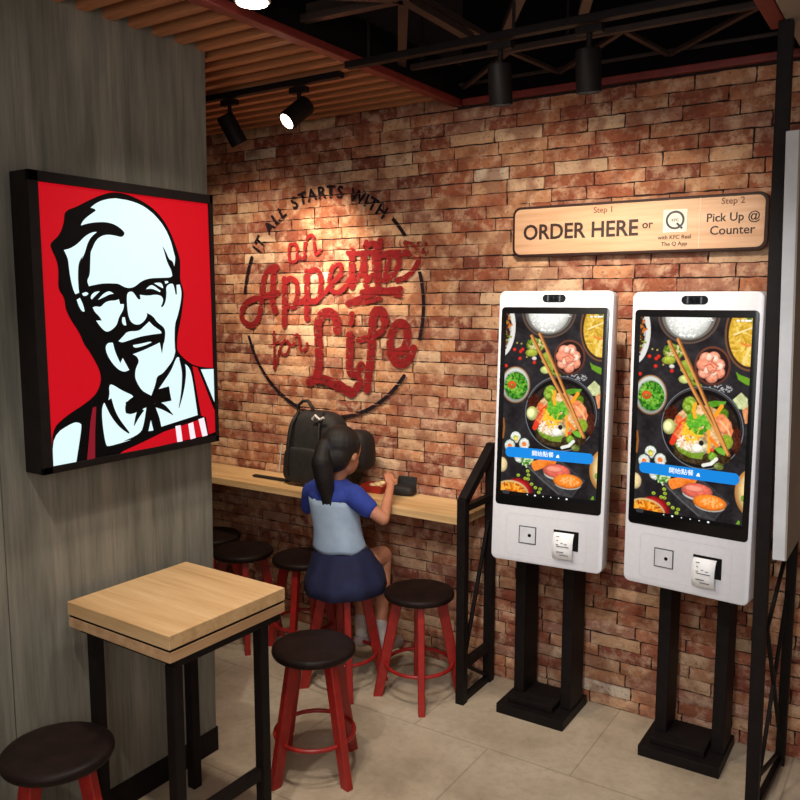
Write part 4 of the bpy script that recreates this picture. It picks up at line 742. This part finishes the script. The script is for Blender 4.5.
tr = thing('food_tray', 'small red card tray of fried food on the ledge in front of the girl', 'food tray', (-2.035, 2.925, .7515))
mb = MB(); lo_, hi_ = .038, .052
mb.loft([[Vector((sx*a, sy*b, z)) for sx, sy in ((-1,-1),(1,-1),(1,1),(-1,1))] for a, b, z in ((.045, .03, 0), (.058, .04, .034), (.054, .036, .034), (.042, .027, .004))]); mb.build('card_tray', M['tray'], tr)
rf = random.Random(3)
for i in range(9):
    mb = MB(); mb.ellipsoid((rf.uniform(-.035, .035), rf.uniform(-.02, .02), .022+rf.uniform(0, .02)), (rf.uniform(.011, .017), rf.uniform(.008, .013), rf.uniform(.007, .011)), u=10, v=7)
    for v in mb.bm.verts: v.co += Vector((rf.uniform(-.0012, .0012), rf.uniform(-.0012, .0012), rf.uniform(-.0012, .0012)))
    o = mb.build('food_piece', M['food'], tr, smooth=180)
pu = thing('black_pouch', 'black open pouch lying on the ledge right of the hand', 'pouch', (-1.905, 2.955, .7515), R_(8))
mb = MB(); softbox(mb, (0, -.005, .020), (.118, .078, .040), 4, .1, 0, 24, 10); mb.build('pouch_body', M['nylon2'], pu, smooth=180)
mb = MB(); mb.bar((-.035, .012, .035), (-.030, .020, .075), .010, .004, .001); mb.box((0, .026, .055), (.085, .008, .048), .003, Matrix.Rotation(R_(-14), 4, 'X')); mb.build('raised_flap', M['nylon2'], pu)

# ------------------------------------------------------------------ seated girl
g = thing('person', 'girl in two-tone blue top and navy skirt seated on a stool, back turned', 'person', (-1.975, 2.62, 0)); go = Vector(g.location)
def gp(*p): return Vector(p)-go
def G_(L): return [gp(*p) for p in L]
hc = Vector((-1.995, 2.632, .978)); HR = Matrix.Rotation(R_(-10), 4, 'Z') @ Matrix.Rotation(R_(-10), 4, 'X')
def hp(x, y, z): return hc + HR.to_3x3() @ Vector((x, y, z)) - go       # head space: +y is the face
mb = MB()
mb.capsules(G_([(-1.98, 2.60, .535), (-1.99, 2.595, .62), (-2.01, 2.595, .70), (-2.02, 2.60, .77)]), [.078, .072, .075, .074])
mb.capsules(G_([(-2.095, 2.60, .805), (-2.02, 2.60, .80), (-1.945, 2.598, .812)]), [.045, .062, .045])
mb.capsules([gp(-2.018, 2.602, .84), hc-go+Vector((0, -.008, -.065))], [.032, .030])
mb.ellipsoid(hp(0, -.008, .018), (.070, .086, .084), HR); mb.ellipsoid(hp(0, .022, -.035), (.052, .055, .058), HR)
mb.ellipsoid(hp(0, .083, -.012), (.009, .012, .012), HR, 10, 8); mb.ellipsoid(hp(0, .072, -.040), (.020, .010, .007), HR, 10, 8)
for s in (-1, 1): mb.ellipsoid(hp(s*.070, .0, -.008), (.008, .014, .021), HR, 10, 8)
def arm(sh, el, wr, tip, curl):
    mb.capsules(G_([sh, el]), [.036, .025]); mb.capsules(G_([el, wr]), [.025, .0165])
    w = Vector(wr); d = (Vector(tip)-w).normalized(); side = d.cross(Vector(curl)).normalized(); cn = Vector(curl).normalized()
    pc = w+d*.028; mb.ellipsoid(pc-go, (.022, .010, .030), Matrix((side, cn, d)).transposed().to_4x4(), 12, 8)
    mb.capsules([w-go, pc-go], [.0165, .014])
    for k, (o_, L) in enumerate(((-.0165, .034), (-.0055, .040), (.0055, .037), (.0165, .028))):
        b = w+d*.046+side*o_; m1 = b+d*L*.5+cn*.004; e = m1+d*L*.28+cn*L*.45; mb.capsules([b-d*.012-go, b-go, m1-go, e-go], [.0062, .006, .0055, .0048], 8)
    b = w+d*.018-side*.020; mb.capsules([b+side*.01-go, b-side*.012+d*.014+cn*.006-go, b-side*.014+d*.030+cn*.014-go], [.0075, .0065, .0055], 8)
arm((-1.920, 2.592, .815), (-1.800, 2.640, .725), (-1.872, 2.800, .822), (-1.92, 2.855, .872), (-.6, .5, -.3))
arm((-2.125, 2.60, .805), (-2.165, 2.645, .665), (-2.06, 2.72, .585), (-1.99, 2.755, .560), (.2, 0, -1))
for s, kx, ax in ((-1, -2.035, -2.005), (1, -1.915, -1.900)):
    mb.capsules(G_([(-1.98+s*.05, 2.60, .515), (kx, 2.80, .510)]), [.062, .042]); mb.capsules(G_([(kx, 2.80, .505), (ax, 2.775, .36), (ax+.01, 2.75, .175)]), [.040, .034, .022])
    mb.capsules(G_([(ax+.01, 2.75, .165), (ax+.03, 2.83, .135)]), [.022, .018])
body = mb.build('body', M['skin'], g, smooth=180); remesh(body, .0042, 3)
for s in (-1, 1):
    mb = MB(); mb.ellipsoid(hp(s*.027, .072, .006), (.011, .006, .007), HR, 12, 8); mb.build('eye', M['nylon2'], g, smooth=180)
# hair: cap over the skull, side lock and a long tail
mb = MB()
mb.ellipsoid(hp(0, -.020, .030), (.080, .088, .084), HR); mb.ellipsoid(hp(0, -.045, -.012), (.074, .062, .070), HR)
mb.capsules([hp(-.062, .015, .03), hp(-.074, .02, -.02)], [.018, .012]); mb.capsules([hp(.062, .01, .045), hp(.068, .0, .02)], [.018, .012])
tail = [hp(-.01, -.098, .020), hc-go+Vector((-.012, -.125, -.02)), hc-go+Vector((-.006, -.118, -.08)), hc-go+Vector((-.004, -.108, -.13)), hc-go+Vector((.002, -.104, -.19))]
mb.capsules(tail, [.032, .042, .040, .034, .014])
for k in range(14):
    o_ = Vector((math.cos(k*2.4)*.026, math.sin(k*2.4)*.014, 0)); e = Vector((math.cos(k*1.9)*.024, math.sin(k*1.9)*.012, -.205-.012*(k % 4)))
    mb.capsules([tail[1]+o_, tail[3]+o_*.9, hc-go+Vector((.0, -.104, 0))+e], [.010, .009, .003], 8)
hair = mb.build('hair', M['hair'], g, smooth=180); remesh(hair, .0042, 2)
mb = MB(); mb.tube([hp(0, -.098, .012)+Vector((.030*math.cos(a*PI/8), 0, .030*math.sin(a*PI/8))) for a in range(16)], .007, 8, True); mb.build('hair_tie', M['navy'], g, smooth=180)
# top: pale blue body with royal blue yoke and sleeves
def torso_rings(zs, grow=0):
    out = []
    for z, cx_, cy_, rx, ry in zs:
        out.append([gp(cx_+(rx+grow)*math.copysign(abs(math.cos(a))**.85, math.cos(a)), cy_+(ry+grow)*math.copysign(abs(math.sin(a))**.85, math.sin(a)), z+.004*math.sin(5*a)*(z < .62)) for a in [2*PI*k/40 for k in range(40)]])
    return out
mb = MB(); mb.loft(torso_rings([(.585, -1.990, 2.600, .109, .096), (.60, -1.992, 2.598, .110, .095), (.625, -1.994, 2.597, .104, .090), (.66, -1.998, 2.597, .099, .087), (.72, -2.010, 2.597, .100, .086), (.77, -2.018, 2.598, .104, .085), (.800, -2.020, 2.599, .106, .084)]), cap=False)
sh = mb.build('shirt_body', M['paleblue'], g, smooth=180); so_ = sh.modifiers.new('cloth', 'SOLIDIFY'); so_.thickness = .004
mb = MB()
mb.loft(torso_rings([(.795, -2.019, 2.599, .108, .086), (.81, -2.018, 2.60, .110, .084), (.83, -2.016, 2.601, .110, .070), (.855, -2.017, 2.603, .085, .050), (.872, -2.017, 2.606, .045, .040)]))
mb.capsules(G_([(-1.950, 2.597, .818), (-1.918, 2.598, .815), (-1.862, 2.618, .768)]), [.049, .048, .042]); mb.capsules(G_([(-2.095, 2.60, .818), (-2.135, 2.605, .800), (-2.165, 2.625, .735)]), [.049, .046, .041])
sl = mb.build('shirt_yoke', M['royal'], g, smooth=180, label='royal blue shoulders and short sleeves'); remesh(sl, .005, 3)
# skirt: draped over thighs and seat
rings = []
for z, cy_, rx, ry, wv in ((.640, 2.600, .088, .078, 0), (.600, 2.602, .104, .091, 0), (.560, 2.612, .128, .116, .002), (.520, 2.622, .142, .142, .004), (.485, 2.622, .154, .164, .004), (.455, 2.618, .164, .174, .004), (.414, 2.616, .168, .180, .004)):
    rings.append([gp(-1.994+(.64-z)*.09+(rx+wv*math.sin(9*a))*math.cos(a), cy_+(ry+wv*math.sin(9*a))*math.sin(a), z-.5*wv*math.cos(5*a)) for a in [2*PI*k/72 for k in range(72)]])
mb = MB(); mb.loft(rings, cap=False); sk = mb.build('skirt', M['navy'], g, smooth=180); so_ = sk.modifiers.new('cloth', 'SOLIDIFY'); so_.thickness = .004
for ax in (-2.005, -1.900):
    mb = MB(); mb.capsules(G_([(ax+.007, 2.755, .235), (ax+.01, 2.75, .17), (ax+.012, 2.76, .145)]), [.028, .027, .027]); o = mb.build('sock', M['sock'], g, smooth=180); remesh(o, .004, 2)
    mb = MB(); mb.capsules(G_([(ax+.010, 2.745, .135), (ax+.025, 2.80, .128), (ax+.034, 2.85, .120)]), [.031, .031, .026]); o = mb.build('shoe', M['shoe'], g, smooth=180); remesh(o, .004, 2)

# ------------------------------------------------------------------ lights
def spot(name, loc, target, watts, angle=60, blend=.6, size=.04, col=(1, .80, .58)):
    l = bpy.data.lights.new(name, 'SPOT'); l.energy = watts; l.spot_size = R_(angle); l.spot_blend = blend; l.shadow_soft_size = size; l.color = col
    o = bpy.data.objects.new(name, l); COL.objects.link(o); o.location = loc
    o.rotation_euler = (Vector(target)-Vector(loc)).to_track_quat('-Z', 'Y').to_euler(); return o
def area(name, loc, target, watts, size, col=(1, .86, .70)):
    l = bpy.data.lights.new(name, 'AREA'); l.energy = watts; l.shape = 'DISK'; l.size = size; l.color = col
    o = bpy.data.objects.new(name, l); COL.objects.link(o); o.location = loc
    o.rotation_euler = (Vector(target)-Vector(loc)).to_track_quat('-Z', 'Y').to_euler(); return o
spot('mural_spot_light', (-2.34, 2.46, 2.22), (-2.38, 3.01, 1.82), 46, 54, 1, .03, (1, .82, .60))
spot('mural_spot_light', (-2.1, 2.25, 2.2), (-2.25, 3.01, 1.30), 55, 74, 1, .05, (1, .84, .64))
spot('mural_spot_light', (-2.55, 2.2, 2.2), (-2.80, 3.01, 1.45), 52, 90, 1, .05, (1, .82, .62))  # extra spot added to brighten the left wall, no lamp head for it
spot('kiosk_spot_light', (-1.085, 2.19, 2.12), (-1.35, 3.01, 1.5), 30, 110, 1, col=(1, .84, .66))
spot('kiosk_spot_light', (-.822, 2.19, 2.12), (-.85, 3.01, 1.45), 26, 100, 1, col=(1, .84, .66))
spot('downlight_beam', (-1.55, 1.67, 2.35), (-1.6, 1.8, 0), 36, 115, .8, col=(1, .87, .72))
spot('unseen_spot_light', (-.55, .7, 2.35), (-.85, 2.7, .80), 88, 56, .8, .08, (.94, .97, 1))  # spot added out of view to brighten the kiosks from the front
spot('unseen_spot_light', (-1.1, 1.5, 2.7), (-1.0, 2.3, 0), 58, 90, .9, .06, (1, .92, .82))
spot('unseen_spot_light', (-1.15, .5, 2.8), (-1.80, 1.5, .35), 70, 42, .7, .03, (1, .93, .84))
area('added_fill_light', (-.1, -.7, 1.9), (-1.0, 2.7, .8), 25, 1.6, (1, .95, .91))  # area fill added in front to even out the light on the kiosks
w = bpy.data.worlds.new('World'); sc.world = w; w.use_nodes = True
w.node_tree.nodes['Background'].inputs[0].default_value = (1, .90, .82, 1); w.node_tree.nodes['Background'].inputs[1].default_value = .23

# ------------------------------------------------------------------ camera
cd = bpy.data.cameras.new('camera'); cam = bpy.data.objects.new('camera', cd); COL.objects.link(cam); sc.camera = cam
cd.sensor_width = 36; cd.lens = 36*815/800; cd.clip_start = .02
cam.matrix_world = Matrix(((0.837848, -0.066484, 0.541841, 0), (0.545904, 0.102038, -0.831611, 0), (0.0, 0.992556, 0.121786, 1.6), (0, 0, 0, 1)))
sc.view_settings.view_transform = 'Standard'; sc.view_settings.look = 'None'; sc.view_settings.exposure = 0; sc.view_settings.gamma = 1
sc.view_settings.use_curve_mapping = False
sc.cycles.transparent_max_bounces = 48
